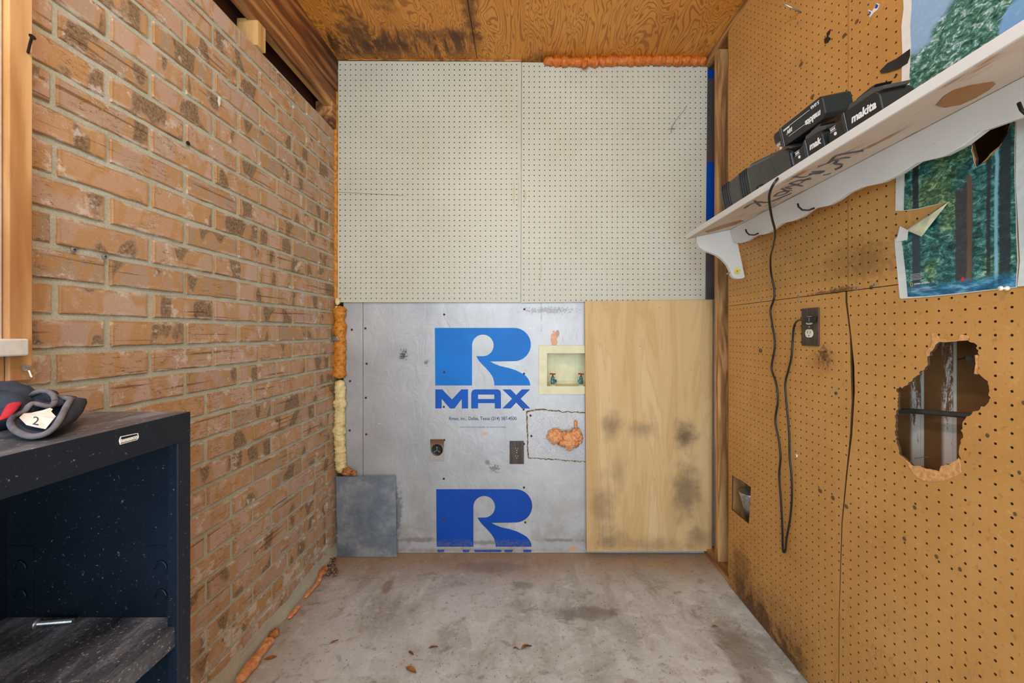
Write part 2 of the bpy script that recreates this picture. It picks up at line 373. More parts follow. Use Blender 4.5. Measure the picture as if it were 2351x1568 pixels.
def m_foil(two=False):
    k = NT('silver_foil_facing' if not two else 'speckled_foil_facing'); n = k.noise(5, 5, .6); f = k.noise(130, 5, .75); z = k.xyz()
    c = k.ramp(n, [(.3, (170,174,180)), (.55, (184,188,194)), (.75, (196,200,205))])
    rt = k.sm(k.math('ADD', z[0], k.math('MULTIPLY', n, .3)), .0, .2)
    if two: c = k.mix(k.math('MULTIPLY', k.sm(k.noise(200, 4, .8), .52, .62), .6), c, (120,112,106)); c = k.mix(k.sm(k.noise(230, 4, .8), .58, .64), c, (230,230,232))
    c = k.mix(k.math('MULTIPLY', k.sm(f, .60, .68), k.math('MULTIPLY_ADD', rt, .6, .25)), c, (104,98,96))
    s2 = k.noise(24, 6, .8, k.scale(k.pos, (1, 1, 1.3), (4, 0, 2))); c = k.mix(k.math('MULTIPLY', k.sm(s2, .64, .71), .6), c, (92,88,86))
    def st(u, v, ru, rv, a, col=(90,84,76), nz=.5, ns=40, so=.7):
        nonlocal c
        p = P(u, v, BY); c = k.mix(k.math('MULTIPLY', k.ell((p.x, p.y, p.z), (ru/466, 1, rv/466), nz, ns, so), a), c, col)
    st(927, 815, 12, 14, .9, (70,66,62), 1.0, 120); st(979, 832, 7, 9, .7, (80,76,72), 1, 120); st(1135, 1075, 14, 12, .7, (90,92,98), .9, 110); st(1120, 1062, 9, 8, .6)
    st(915, 1170, 11, 70, .6, (92,92,96), .8, 60); st(960, 1240, 60, 8, .6, (110,100,84), .6, 50); st(1290, 1240, 70, 6, .7, (96,90,82), .6, 50)
    st(1315, 1260, 14, 9, .95, (216,160,84), .5, 60); st(1130, 1246, 120, 7, .5, (104,98,88), .5, 50); st(1080, 1263, 260, 7, .4, (130,118,100), .5, 40)
    st(1260, 712, 75, 10, .55, (70,64,60), 1, 150); st(1112, 995, 7, 6, .8, (216,160,110), .9, 80)
    st(1272, 780, 9, 20, .95, (190,120,56), .35, 60, .15); st(1280, 765, 5, 8, .95, (170,100,44), .3, 60, .15)
    st(1243, 680, 2.5, 100, .5, (110,100,90), .8, 60)
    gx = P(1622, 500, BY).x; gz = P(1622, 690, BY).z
    sc3 = k.noise(1, 6, .75, k.scale(k.pos, (9, 1, 40), (1, 0, 6), (0, .5, 0))); c = k.mix(k.math('MULTIPLY', k.sm(sc3, .66, .72), .5), c, (116,112,108)); c = k.mix(k.math('MULTIPLY', k.sm(sc3, .36, .30), .7), c, (232,232,236))
    c = k.mix(k.math('MULTIPLY', rt, .14), c, (226,228,234))
    dr = k.noise(11, 6, .7, k.scale(k.pos, (1, 1, 1), (2, 0, 8))); c = k.mix(k.math('MULTIPLY', k.math('MULTIPLY', k.sm(z[2], .55, .05), k.sm(dr, .45, .6)), .35), c, (150,138,118))
    c = k.mix(k.math('MULTIPLY', k.math('MULTIPLY', k.sm(z[0], gx-.01, gx), k.sm(z[2], gz, gz+.01)), .92), c, (74,68,74))  # shade of the gap beside the stud, put into the foil colour
    cr = k.noise(1, 3, .5, k.scale(k.pos, (14, 1, 10)), 1.5)
    k.bump(k.math('ADD', k.math('MULTIPLY', cr, 1.0), k.math('MULTIPLY', f, .15)), .35, .006)
    return k.done(c, .42, metal=.25, spec=.5)
def m_print(name, col):
    k = NT(name); f = k.noise(150, 5, .7); n = k.noise(9, 4)
    c = k.ramp(n, [(.3, tuple(int(x*.93) for x in col)), (.7, col)])
    c = k.mix(k.math('MULTIPLY', k.sm(f, .66, .72), .6), c, (150,180,215))
    z = k.xyz()[2]; c = k.mix(k.math('MULTIPLY', k.math('MULTIPLY', k.sm(z, .075, .05), k.sm(k.noise(90, 5, .8), .4, .6)), .55), c, (110,112,100))
    return k.done(c, .5, metal=0, spec=.3)
def m_ceiling():
    k = NT('ceiling_plywood')
    v = k.scale(k.pos, (4.2, 1.1, 1)); n = k.noise(1.7, 3, .5, v, .9)
    r = k.math('MULTIPLY_ADD', k.math('SINE', k.math('MULTIPLY', n, 185)), .5, .5)
    fine = k.noise(1, 5, .6, k.scale(k.pos, (160, 8, 1)))
    big = k.noise(2.2, 4, .5)
    c = k.ramp(big, [(.3, (208,134,48)), (.55, (224,152,66)), (.75, (232,164,80))])
    lm = k.sm(r, .62, .98)
    c = k.mix(k.math('MULTIPLY', lm, .66), c, (140,78,22))
    c = k.mix(k.math('MULTIPLY', k.sm(fine, .5, .75), .3), c, (130,76,30))
    x = k.xyz()
    # water stains on the left sheet
    wn = k.noise(1, 6, .75, k.scale(k.pos, (16, 3.5, 1)), .5)
    left = k.sm(x[0], -.15, -.32)
    bandm = k.rng(k.math('ADD', x[1], k.math('MULTIPLY', wn, .38)), 2.0, 2.13, .05)
    c = k.mix(k.math('MULTIPLY', k.math('MULTIPLY', bandm, k.sm(wn, .40, .56)), k.math('MULTIPLY', left, .9)), c, (70,36,16))
    c = k.mix(k.math('MULTIPLY', k.math('MULTIPLY', k.sm(wn, .5, .62), k.sm(x[1], 1.66, 1.85)), k.math('MULTIPLY', left, .6)), c, (92,50,22))
    for cc, rr, a in (((-.74,1.8,CEIL),(.1,.22,1),.8), ((-.22,1.62,CEIL),(.05,.3,1),.75), ((-.42,1.80,CEIL),(.3,.05,1),.6), ((-.55,1.55,CEIL),(.09,.14,1),.55), ((.1,1.93,CEIL),(.14,.04,1),.45)):
        c = k.mix(k.math('MULTIPLY', k.ell(cc, rr, .7, 20, .8), a), c, (78,40,16))
    k.bump(k.math('SUBTRACT', 0.0, lm), .12, .002)
    return k.done(c, .5, spec=.4)
M = {}
M['brick'] = m_brick(); M['mortar'] = m_mortar(); M['floor'] = m_floor(); M['pegw'] = m_peg_white(); M['pegb'] = m_peg_brown(); M['foil'] = m_foil(); M['foil2'] = m_foil(True); M['ceil'] = m_ceiling()
M['ink1'] = m_print('blue_ink_lit', (0,122,222)); M['ink2'] = m_print('blue_ink', (0,92,200)); M['ink3'] = m_print('blue_ink_shaded', (0,74,180))  # one logo blue; upper lit and lower shaded tones put into the ink colours
M['inktext'] = plain('dark_blue_ink', (40,74,120), .5)
M['beam'] = wood('old_dark_rafter', [(92,48,18),(142,84,38),(184,124,66)], 'Y', .6, 2, dark=(52,26,12), darkamt=.8)
M['beam2'] = wood('rafter_brown', [(112,68,32),(164,110,60),(206,156,100)], 'Y', .6, 5, dark=(70,36,16), darkamt=.7)
M['darkwood'] = wood('shadowed_backing_board', [(70,36,20),(88,48,28),(104,60,36)], 'Y', .5, 3)
M['block'] = wood('pale_block_wood', [(170,120,64),(206,162,100),(222,182,122)], 'Z', .8, 7, dark=(110,70,36), darkamt=.6)
M['stud'] = wood('stud_wood', [(142,98,58),(188,142,90),(212,170,116)], 'Z', 1.0, 4, dark=(92,66,46), darkamt=.6)
M['plate'] = wood('plate_wood', [(124,80,42),(170,122,70),(196,150,96)], 'Y', .7, 9, dark=(90,62,40), darkamt=.6)
M['trimwood'] = wood('window_trim_wood', [(186,134,80),(212,166,110),(226,186,134)], 'Z', .7, 6, dark=(150,92,50), darkamt=.5)
def m_ply():
    k = NT('pale_plywood'); n = k.noise(1, 4, .5, k.scale(k.pos, (10, 1, 1.1), (2, 0, 0)), .7); f = k.noise(1, 5, .6, k.scale(k.pos, (150, 1, 8)))
    r = k.math('MULTIPLY_ADD', k.math('SINE', k.math('MULTIPLY', n, 46)), .5, .5)
    c = k.ramp(n, [(.3, (198,164,112)), (.5, (210,178,128)), (.7, (220,192,146))])
    c = k.mix(k.math('MULTIPLY', k.sm(r, .7, 1), .28), c, (188,148,94)); c = k.mix(k.math('MULTIPLY', k.sm(f, .5, .8), .3), c, (184,146,96))
    def st(u, v, ru, rv, a, col=(84,66,52), nz=.4, ns=16, so=1.0):
        nonlocal c
        p = P(u, v, 1.94); c = k.mix(k.math('MULTIPLY', k.math('MULTIPLY', k.ell((p.x, p.y, p.z), (ru/473, 1, rv/473), nz, ns, so), k.math('MULTIPLY_ADD', k.noise(160, 3, .7), .8, .55)), a), c, col)
    st(1405, 980, 34, 48, .6); st(1475, 985, 50, 30, .45); st(1572, 1000, 38, 55, .85); st(1575, 1130, 50, 110, .7); st(1385, 1160, 45, 90, .5); st(1400, 1240, 60, 40, .6); st(1500, 1250, 120, 30, .4); st(1600, 1235, 50, 40, .55); st(1420, 1080, 25, 60, .35)
    sp = k.voro(26, k.scale(k.pos, (1, 1, .8))); c = k.mix(k.math('MULTIPLY', k.sm(sp, .055, .03), .85), c, (82,60,44))
    return k.done(c, .6)
M['ply'] = m_ply()
def m_galv():
    k = NT('galvanised_sheet'); v = k.voro(60); n = k.noise(9, 6, .7); s = k.noise(120, 4, .7)
    c = k.ramp(n, [(.35, (112,126,142)), (.5, (132,144,158)), (.65, (168,174,182))])
    c = k.mix(k.math('MULTIPLY', k.sm(s, .62, .7), .6), c, (196,200,204)); c = k.mix(k.math('MULTIPLY', k.sm(k.noise(150, 4), .64, .72), .5), c, (70,72,80))
    return k.done(c, .48, metal=.35)
M['galv'] = m_galv()
def m_foam(name, c0, c1, c2, rough=.5, bs=60, spec=.5):
    k = NT(name); n = k.noise(bs, 5, .6); g = k.noise(bs*4, 3); k.bump(k.math('ADD', n, k.math('MULTIPLY', g, .3)), .7, .006)
    return k.done(k.ramp(n, [(.3, c0), (.5, c1), (.7, c2)]), rough, spec=spec)
M['foam_o'] = m_foam('glossy_orange_foam', (170,80,14), (206,110,28), (222,132,50), .2, 70, .6)
M['foam_y'] = m_foam('aged_amber_foam', (150,86,20), (208,134,34), (228,158,58), .5, 60)
M['foam_c'] = m_foam('cream_foam', (206,180,120), (232,214,158), (240,226,178), .5, 40)
M['foam_p'] = m_foam('peach_foam', (206,124,66), (232,164,110), (244,190,146), .4, 70)
M['foam_d'] = m_foam('dirty_foam', (120,76,48), (190,124,74), (216,152,100), .7, 50)
M['debris'] = m_foam('corner_debris', (60,46,34), (120,98,74), (196,184,166), .8, 90)
M['white'] = plain('white_paint', (226,226,222), .45, nz=.04)
def m_shelf():
    k = NT('worn_white_shelf_paint'); n = k.noise(4, 4); f = k.noise(30, 5, .7)
    c = k.ramp(n, [(.3, (212,208,204)), (.7, (222,220,218))])
    c = k.mix(k.math('MULTIPLY', k.sm(f, .66, .74), .4), c, (150,142,136)); k.bump(n, .05)
    g = k.noise(26, 5, .8, k.scale(k.pos, (1, .6, 1), (2, 5, 1))); c = k.mix(k.math('MULTIPLY', k.sm(g, .68, .74), .5), c, (104,98,94))
    return k.done(c, .45)
M['shelf'] = m_shelf()
def m_under():
    k = NT('shelf_underside'); n = k.noise(4, 4); c = k.ramp(n, [(.3, (196,176,158)), (.7, (214,200,186))])
    g = k.noise(1, 5, .6, k.scale(k.pos, (34, 5, 1), (0, 1, 0))); c = k.mix(k.math('MULTIPLY', k.sm(g, .58, .66), .85), c, (160,104,44))
    g = k.noise(1, 5, .7, k.scale(k.pos, (70, 12, 1), (4, 1, 0))); c = k.mix(k.math('MULTIPLY', k.sm(g, .60, .70), .5), c, (120,88,60))
    return k.done(c, .55)
M['under'] = m_under()
M['patch'] = plain('bare_wood_patch', (160,106,44), .5, nz=.06)
M['marker'] = plain('faded_marker', (84,84,92), .6)
M['black'] = plain('black_plastic', (30,32,34), .38, nz=.1, spec=.5)
M['gloss'] = plain('gloss_black_plastic', (20,24,30), .15, nz=.1, coat=.5)
M['greyp'] = plain('dark_grey_plastic', (74,74,70), .45, nz=.08)
M['cord'] = plain('black_cord', (22,24,26), .22, nz=.1)
M['wht'] = plain('white_print', (236,236,236), .5, nz=.02)
M['brownplate'] = wood('brown_cover_plate', [(48,36,30),(62,48,40),(78,62,52)], 'Z', 3, 3, rough=.4)
M['ivory'] = plain('ivory_plastic', (228,222,204), .35, nz=.03)
M['boxp'] = plain('yellowed_plastic_box', (222,220,182), .4, nz=.04, nsc=20)
M['red'] = plain('red_handle', (176,30,40), .35, nz=.15)
def m_valve():
    k = NT('corroded_brass'); n = k.noise(140, 4, .7); return k.done(k.ramp(n, [(.35, (70,64,44)), (.5, (84,130,140)), (.65, (150,186,196))]), .45, metal=.5)
M['valve'] = m_valve()
M['steel'] = plain('zinc_steel', (170,174,180), .3, metal=.8, nz=.15)
M['rust'] = plain('rusty_screw', (78,48,34), .6, nz=.3, nsc=400)
M['dark'] = plain('dark_socket', (24,22,20), .4, nz=.3)
def m_rustplate():
    k = NT('rust_stained_plate'); n = k.noise(60, 5, .7); z = k.xyz()[2]; p = P(1004, 1028, BY)
    f = k.sm(k.math('ADD', z, k.math('MULTIPLY', n, .05)), p.z-.01, p.z+.06)
    return k.done(k.mix(f, (176,172,162), (112,78,54)), .4, metal=.3)
M['rplate'] = m_rustplate()
def m_black_metal():
    k = NT('scuffed_black_enamel'); n = k.noise(3, 5); c = k.ramp(n, [(.3, (10,20,32)), (.7, (20,34,50))])
    d = k.noise(150, 5, .75); c = k.mix(k.math('MULTIPLY', k.sm(d, .63, .70), .75), c, (150,162,176))
    s = k.noise(1, 5, .7, k.scale(k.pos, (9, 9, 60), (0,0,0), (.4, .7, 0))); c = k.mix(k.math('MULTIPLY', k.sm(s, .74, .8), .5), c, (120,130,142))
    return k.done(c, k.math('MULTIPLY_ADD', k.noise(6, 5), .3, .30), spec=.4)
M['enamel'] = m_black_metal()
def m_dusty():
    k = NT('dusty_black_enamel'); n = k.noise(1, 6, .7, k.scale(k.pos, (16, 4, 8), (0,0,0), (0,0,.3))); c = k.ramp(n, [(.3, (40,42,50)), (.5, (84,86,94)), (.7, (150,154,164))])
    d = k.noise(170, 4, .7); c = k.mix(k.math('MULTIPLY', k.sm(d, .58, .68), .7), c, (190,190,190)); c = k.mix(k.math('MULTIPLY', k.sm(d, .44, .34), .6), c, (26,28,32)); return k.done(c, .42, spec=.5)
M['dusty'] = m_dusty()
def m_cloth(name, col, l):
    k = NT(name); n = k.noise(60, 4); f = k.noise(700, 2); k.bump(f, .3, .002); return k.done(k.mix(k.math('MULTIPLY', f, .3), k.ramp(n, [(.3, col), (.7, l)]), (120,120,130)), .9, spec=.15)
M['navy'] = m_cloth('navy_fabric', (30,42,58), (50,66,86)); M['piping'] = m_cloth('grey_piping', (92,90,98), (130,126,132)); M['redc'] = m_cloth('red_fabric', (206,20,38), (226,36,50)); M['yel'] = m_cloth('yellow_fabric', (226,212,40), (238,226,70))
M['paper'] = plain('tag_paper', (226,220,208), .7, nz=.06, nsc=20)
M['leaf'] = plain('dry_leaf', (150,98,44), .6, nz=.2)
M['leaf2'] = plain('dark_dry_leaf', (110,70,40), .6, nz=.25)
def m_cavity():
    k = NT('cavity_sheathing'); n = k.noise(6, 5); c = k.ramp(n, [(.3, (120,84,48)), (.7, (156,114,68))]); x = k.xyz()
    b = k.noise(1, 6, .8, k.scale(k.pos, (1, 60, 16)))
    for y, wd in ((.985, .028), (.911, .026), (.80, .02)):
        c = k.mix(k.rng(x[1], y-.0035, y+.0035, .001), c, (226,234,224))
        bl = k.math('MULTIPLY', k.rng(x[1], y+.002, y+wd, .006), k.sm(k.math('ADD', b, k.math('MULTIPLY', k.sm(x[2], 1.0, .75), .18)), .50, .57))
        c = k.mix(bl, c, (244,244,240))
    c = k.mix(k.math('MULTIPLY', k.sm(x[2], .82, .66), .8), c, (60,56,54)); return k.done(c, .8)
M['cavity'] = m_cavity()
M['core'] = plain('hardboard_core', (84,54,30), .9, nz=.15)
M['torn'] = plain('torn_board_fibre', (206,154,96), .9, nz=.12, nsc=120, bump=.4)
M['alu'] = plain('window_aluminium', (222,232,242), .35, metal=.3, nz=.05)
def m_glass():
    k = NT('window_glass'); k.b.inputs['Transmission Weight'].default_value = 1; k.b.inputs['IOR'].default_value = 1.1; return k.done((245,250,255), .02)
M['glass'] = m_glass()
def m_forest(name, kind):
    k = NT(name); x = k.xyz()
    n = k.noise(1, 6, .75, k.scale(k.pos, (1, 60, 95), (0, 0, 0), (-.6 if kind == 0 else .2, 0, 0)), .8); b = k.noise(9, 3)
    if kind == 0:
        c = k.ramp(n, [(.32, (18,44,40)), (.45, (44,96,84)), (.54, (92,150,140)), (.62, (206,222,238))])
        c = k.mix(k.sm(b, .5, .7), c, k.ramp(n, [(.35, (22,56,44)), (.5, (74,128,96)), (.63, (170,190,160))]))
        y, z = RW(2110, 20); sky = k.ell((RX, y, z), (1, .09, .12), .35, 12, .25); c = k.mix(k.math('MULTIPLY', sky, .9), c, (150,186,226))
        y, z = RW(2340, 60); sky = k.ell((RX, y, z), (1, .03, .06), .35, 20, .25); c = k.mix(k.math('MULTIPLY', sky, .9), c, (120,170,220))
    else:
        c = k.ramp(n, [(.34, (10,36,38)), (.46, (28,80,78)), (.56, (60,130,128)), (.68, (160,200,180))])
        c = k.mix(k.math('MULTIPLY', k.sm(b, .5, .66), .7), c, k.ramp(n, [(.35, (24,50,30)), (.5, (70,110,64)), (.65, (190,200,120))]))
        def tr(u, wd, z0, z1, col):
            nonlocal c
            y, _ = RW(u, 500); w2 = wd*y*y/812/2
            c = k.mix(k.math('MULTIPLY', k.math('MULTIPLY', k.rng(k.math('MULTIPLY_ADD', k.noise(30, 3), .006, x[1]), y-w2+.003, y+w2+.003, .0015), k.rng(x[2], z0, z1, .01)), .92), c, col)
        tr(2104, 14, 1.1, 1.6, (26,34,50)); tr(2106, 18, 1.1, 1.35, (48,62,80)); tr(2215, 40, 1.1, 1.38, (56,56,62)); tr(2228, 12, 1.1, 1.40, (104,84,66)); tr(2272, 10, 1.1, 1.6, (40,44,56)); tr(2310, 26, 1.1, 1.6, (36,48,56)); tr(2290, 8, 1.15, 1.6, (130,186,204))
        y, z = RW(2215, 655); c = k.mix(k.math('MULTIPLY', k.sm(k.math('MULTIPLY_ADD', b, -.03, x[2]), 1.185, 1.165), .85), c, k.ramp(k.noise(1, 5, .7, k.scale(k.pos, (1, 30, 90), (0,0,0), (.5,0,0))), [(.35, (14,66,104)), (.5, (34,116,160)), (.65, (120,186,214))]))
    return k.done(c, .3, spec=.4)
M['forest1'] = m_forest('printed_pine_trees', 0); M['forest2'] = m_forest('printed_redwood_forest', 1)
M['bulb'] = NT('assumed_lit_bulb').m; b_ = M['bulb'].node_tree.nodes['Principled BSDF']; b_.inputs['Emission Color'].default_value = (1, .93, .82, 1); b_.inputs['Emission Strength'].default_value = 6  # glow for the assumed, unseen ceiling bulb

# ================================================================== STRUCTURE
obj('floor', MB().box(-3, 3, -4, 2.09, -.12, 0), M['floor'], kind='structure')
seamX = -.222
obj('ceiling', MB().box(-1.05, seamX-.0015, -1.2, 2.09, CEIL, CEIL+.012).box(seamX+.0015, 1.06, -1.2, 2.09, CEIL, CEIL+.012).box(-1.05, 1.06, -1.2, 2.09, CEIL+.02, CEIL+.05), M['ceil'], kind='structure')
obj('wall_back', MB().box(-1.05, 1.06, 2.09, 2.15, -.1, CEIL+.05), M['darkwood'], kind='structure')
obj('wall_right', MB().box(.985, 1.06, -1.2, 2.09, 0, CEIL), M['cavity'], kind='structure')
# left brick wall: bricks and mortar in one mesh
def build_bricks():
    mb = MB(); rnd = []; loc = []; mats = []
    ROW, Z1 = .0685, EYE+.031; top = EYE+.992; rs = random.Random(3)
    wy0, wy1, wz0, wz1 = -.45, .70, 1.02, 1.98     # window opening
    def brick(y0, y1, z0, z1):
        r = (rs.random(), rs.random(), rs.random()); L = .2028
        b = .0022; xf = LX+rs.uniform(-.0012, .0015); xb = LX-.012
        ny = 7; ring = []
        def jt(): return rs.uniform(-.0013, .0013)
        bot = [(y0+(y1-y0)*i/ny, z0+jt()) for i in range(ny+1)]; tp = [(y1-(y1-y0)*i/ny, z1+jt()) for i in range(ny+1)]
        ring = bot+[(y1+jt(), z0+(z1-z0)*.5)]+tp+[(y0+jt(), z0+(z1-z0)*.5)]
        cy, cz = (y0+y1)/2, (z0+z1)/2; n = len(ring); hy, hz = (y1-y0)/2, (z1-z0)/2
        vs = []
        for (s, x) in ((0, xb), (0, xf-b), (b, xf)):
            for (y, z) in ring:
                yy = y-(b if y > cy else -b)*(s > 0)*min(1, abs(y-cy)/hy*1.0); zz = z-(b if z > cz else -b)*(s > 0)*min(1, abs(z-cz)/hz*1.4)
                vs.append((x, yy, zz))
        fs = [(i+j*n, (i+1) % n+j*n, (i+1) % n+(j+1)*n, i+(j+1)*n) for j in range(2) for i in range(n)]+[tuple(range(2*n, 3*n))]
        mb.add(vs, fs); rnd.extend([r]*len(vs)); loc.extend([((v[1]-cy)/hy, (v[2]-cz)/hz, 0) for v in vs]); mats.extend([0]*len(fs))
    k = 13
    zt = top
    while True:
        zc0 = Z1+k*ROW; zc1 = zc0+ROW
        if zc1 < -.02: break
        z0 = max(zc0+.0064, 0); z1 = min(zc1-.0060, top)
        if k >= -3: ph = .888 if k % 2 == 1 else .990
        else: ph = .888+.037*1.0-.065 if k % 2 == 1 else .990+.037-.065
        if z1-z0 > .015:
            i0 = -12
            for i in range(i0, 8):
                a = ph+i*.2028+.0064; b = a+.2028-.0128
                a += rs.uniform(-.002, .002); b += rs.uniform(-.002, .002)
                a = max(a, -1.2); b = min(b, 2.088)
                if b-a < .02: continue
                zt2 = z1+rs.uniform(-.001, .001)
                if z1 > wz0+.01 and z0 < wz1-.01:   # opening
                    if a < wy1 and b > wy0:
                        if b > wy1+.02: brick(max(a, wy1), b, z0, zt2)
                        if a < wy0-.02: brick(a, min(b, wy0), z0, zt2)
                        continue
                brick(a, b, z0, zt2)
        k -= 1
    nb = len(mb.v); nf = len(mb.f)
    # mortar body, set back from the brick faces, around the opening; finely divided and uneven
    x = LX-.0045
    def mort(y0, y1, z0, z1):
        ny = max(1, int((y1-y0)/.03)); nz = max(1, int((z1-z0)/.0171)); vs = []; 
        for j in range(nz+1):
            for i in range(ny+1):
                y = y0+(y1-y0)*i/ny; z = z0+(z1-z0)*j/nz
                vs.append((x+.0022*mn.noise(Vector((y*25, z*50, 0))), y, z))
        fs = [(j*(ny+1)+i, j*(ny+1)+i+1, (j+1)*(ny+1)+i+1, (j+1)*(ny+1)+i) for j in range(nz) for i in range(ny)]
        mb.add(vs, fs)
        mb.box(LX-.095, LX-.011, y0, y1, z0, z1)
    zt = top-.002
    mort(-1.2, wy0, 0, zt); mort(wy1, 2.088, 0, zt); mort(wy0, wy1, 0, wz0); mort(wy0, wy1, wz1, zt)
    # rough mortar wedge trowelled along the foot of the wall
    pts = []
    for i in range(90):
        y = .3+i*.02; h = (.075+.03*mn.noise(Vector((y*3, 4, 0))))*(1.15-.28*y); h = max(h, .02)
        pts.append((y, h))
    base = len(mb.v); vs = []
    for y, h in pts:
        vs += [(LX-.001, y, h+.01*mn.noise(Vector((y*15, 0, 0)))), (LX+.004+.004*mn.noise(Vector((y*20, 9, 0))), y, h*.55), (LX+.016+.006*mn.noise(Vector((y*12, 5, 0))), y, 0)]
    mb.add(vs, [(3*i+a, 3*i+a+1, 3*i+a+4, 3*i+a+3) for i in range(len(pts)-1) for a in (0, 1)])
    extra = len(mb.v)-nb; rnd.extend([(0, 0, 0)]*extra); loc.extend([(0, 0, 0)]*extra); mats.extend([1]*(len(mb.f)-nf))
    me = bpy.data.meshes.new('wall_left'); me.from_pydata(mb.v, [], mb.f)
    me.materials.append(M['brick']); me.materials.append(M['mortar'])
    me.polygons.foreach_set('material_index', mats)
    a = me.attributes.new('rnd', 'FLOAT_COLOR', 'POINT'); a.data.foreach_set('color', [q for r in rnd for q in (*r, 1)])
    a = me.attributes.new('loc', 'FLOAT_VECTOR', 'POINT'); a.data.foreach_set('vector', [q for r in loc for q in r])
    import bmesh
    bm = bmesh.new(); bm.from_mesh(me); bmesh.ops.recalc_face_normals(bm, faces=bm.faces[:nf]); 
    for f in bm.faces:
        if f.index >= nf and abs(f.normal.x) > .5 and f.calc_center_median().x > LX-.02 and f.normal.x < 0: f.normal_flip()
    bm.to_mesh(me); bm.free()
    o = bpy.data.objects.new('wall_left', me); C.objects.link(o); tag(o, kind='structure'); return o
build_bricks()
# timber over the brick wall
BT = EYE+.99
t = obj('trim_1', MB().box(-.948, -.910, -1.2, 2.088, EYE+1.075, EYE+1.172), M['beam2'], kind='structure', bevel=.002)
t = obj('trim_2', MB().box(-.95, -.905, -1.2, 2.088, EYE+1.175, CEIL-.001), M['beam'], kind='structure', bevel=.002)
obj('trim_3', MB().box(-1.04, -1.0, -1.2, 2.088, BT-.03, CEIL-.001), M['darkwood'], kind='structure')
obj('wood_block', MB().box(-.985, -.912, 1.376, 1.42, BT, EYE+1.083), M['block'], bevel=.002, label='pale sawn wood block wedged under the rafter on top of the brick wall', cat='wood block')
obj('wood_block', MB().box(-.985, -.905, 1.90, 1.94, BT, EYE+1.10), M['beam2'], bevel=.002, label='brown wood block on the brick wall in the far corner beside the amber foam', cat='wood block')
# framing of the right wall
obj('trim_4', MB().box(.892, .981, -1.2, 2.088, CEIL-.038, CEIL-.001), M['plate'], kind='structure', bevel=.0015)
obj('trim_5', MB().box(.892, .981, -1.2, 1.964, 0, .038), M['plate'], kind='structure', bevel=.0015)
obj('wall_stud', MB().box(.893, .981, 1.826, 1.864, .039, CEIL-.039), M['stud'], bevel=.002, label='bare wood stud standing in the far right corner past the tan pegboard', cat='stud')
# window in the left wall, only its far jamb is in the picture
wr = thing('window_1', None, None, (-.9, .2, 1.05), kind='structure')
del_keys = [k for k in ('label','category') if k in wr]
obj('frame', MB().box(-.935, -.893, .655, .687, 1.06, 2.5-.55).box(-.935, -.893, -.40, -.37, 1.06, 1.95).box(-.935, -.893, -.37, .655, 1.92, 1.95).box(-.935, -.893, -.37, .655, 1.06, 1.09), M['alu'], wr, bevel=.003)
obj('pane', MB().box(-.918, -.914, -.372, .657, 1.085, 1.925), M['glass'], wr)
obj('sill', MB().box(-.935, -.868, -.45, .704, 1.047, 1.077), M['white'], wr, bevel=.003)
obj('trim_6', MB().box(-.919, -.884, .6885, .7215, 1.003, 2.42-.02), M['trimwood'], kind='structure', bevel=.0015)
obj('trim_7', MB().box(-.919, -.890, -.45, .687, 1.004, 1.0465), M['trimwood'], kind='structure', bevel=.0015)
obj('wood_block', MB().box(-.919, -.893, .60, .694, .962, 1.0035), M['paper'], bevel=.002, label='whitish wood block under the window trim on the brick', cat='wood block')

# ================================================================== BACK WALL
BL = lambda a, b, k: Vector((a, BY+k, b))
def bp(u, v, Y=BY): p = P(u, v, Y); return (p.x, p.z)
def rect(u0, v0, u1, v1, Y=BY):
    a = bp(u0, v0, Y); b = bp(u1, v1, Y); return [(a[0], b[1]), (b[0], b[1]), (b[0], a[1]), (a[0], a[1])]
ins = thing('insulation_board', 'large silver foil-faced insulation board with blue printed lettering, behind the plywood and cream pegboard', 'insulation board', (0, BY, 0))
mainout = [(bp(834, 0)[0], .002), (.945, .002), (.945, 2.415), (bp(834, 0)[0], 2.415)]
boxhole = rect(1245, 800, 1352, 898); recp = rect(990, 1010, 1018, 1056); duph = rect(1172, 1015, 1201, 1063)
gash = [bp(u, v) for u, v in ((1208,944),(1222,939),(1245,941),(1275,944),(1300,946),(1345,951),(1345,948),(1300,942),(1270,939),(1240,937),(1228,935),(1215,937))]
obj('foil_sheet', plate(mainout, [boxhole], BL, .024), M['foil'], ins)
def logoR(u0, v0, sc_=1/3.918):
    z = [(973,285),(1650,285)]
    z += [(1685+152*math.sin(t), 435-150*math.cos(t)) for t in np.linspace(0, PI, 22)]
    z += [(1470,588),(1505,606),(1560,628),(1640,646),(1700,665),(1750,690),(1790,715),(1815,745),(1828,775),(1832,803),(1508,803),(1506,770),(1495,730),(1470,690),(1430,645),(1390,605),(1365,575),(1345,540)]
    z += [(1405+97*math.sin(t), 443+97*math.cos(t)) for t in np.linspace(0, 1.5*PI, 30)]
    z += [(1308,803),(977,803)]
    return [bp(u0+(x-973)*sc_, v0+(y-285)*sc_) for x, y in z]
FR = lambda a, b, k: Vector((a, BY-.0006+k, b))
obj('printed_letter', plate(logoR(998.3, 752.7), [], FR, .0005), M['ink1'], ins, label='blue letter R print in its lit tone, upper')
obj('printed_letter', plate(logoR(1001.4, 1123), [], FR, .0005), M['ink3'], ins, label='blue letter R print in its shaded tone, lower')
def mx(z, dv=0, clip=None):
    return [bp(750+x/3.918, 680+(y if clip is None else min(y, clip))/3.918+dv) for x, y in z]
Mz = [(977,838),(1040,838),(1128,928),(1212,838),(1272,838),(1272,1010),(1215,1010),(1215,925),(1150,1010),(1110,1010),(1035,925),(1035,1010),(977,1010)]
Az = [(1300,1010),(1300,872),(1310,848),(1332,838),(1540,838),(1560,848),(1568,872),(1568,1010),(1512,1010),(1512,962),(1362,962),(1362,1010)]
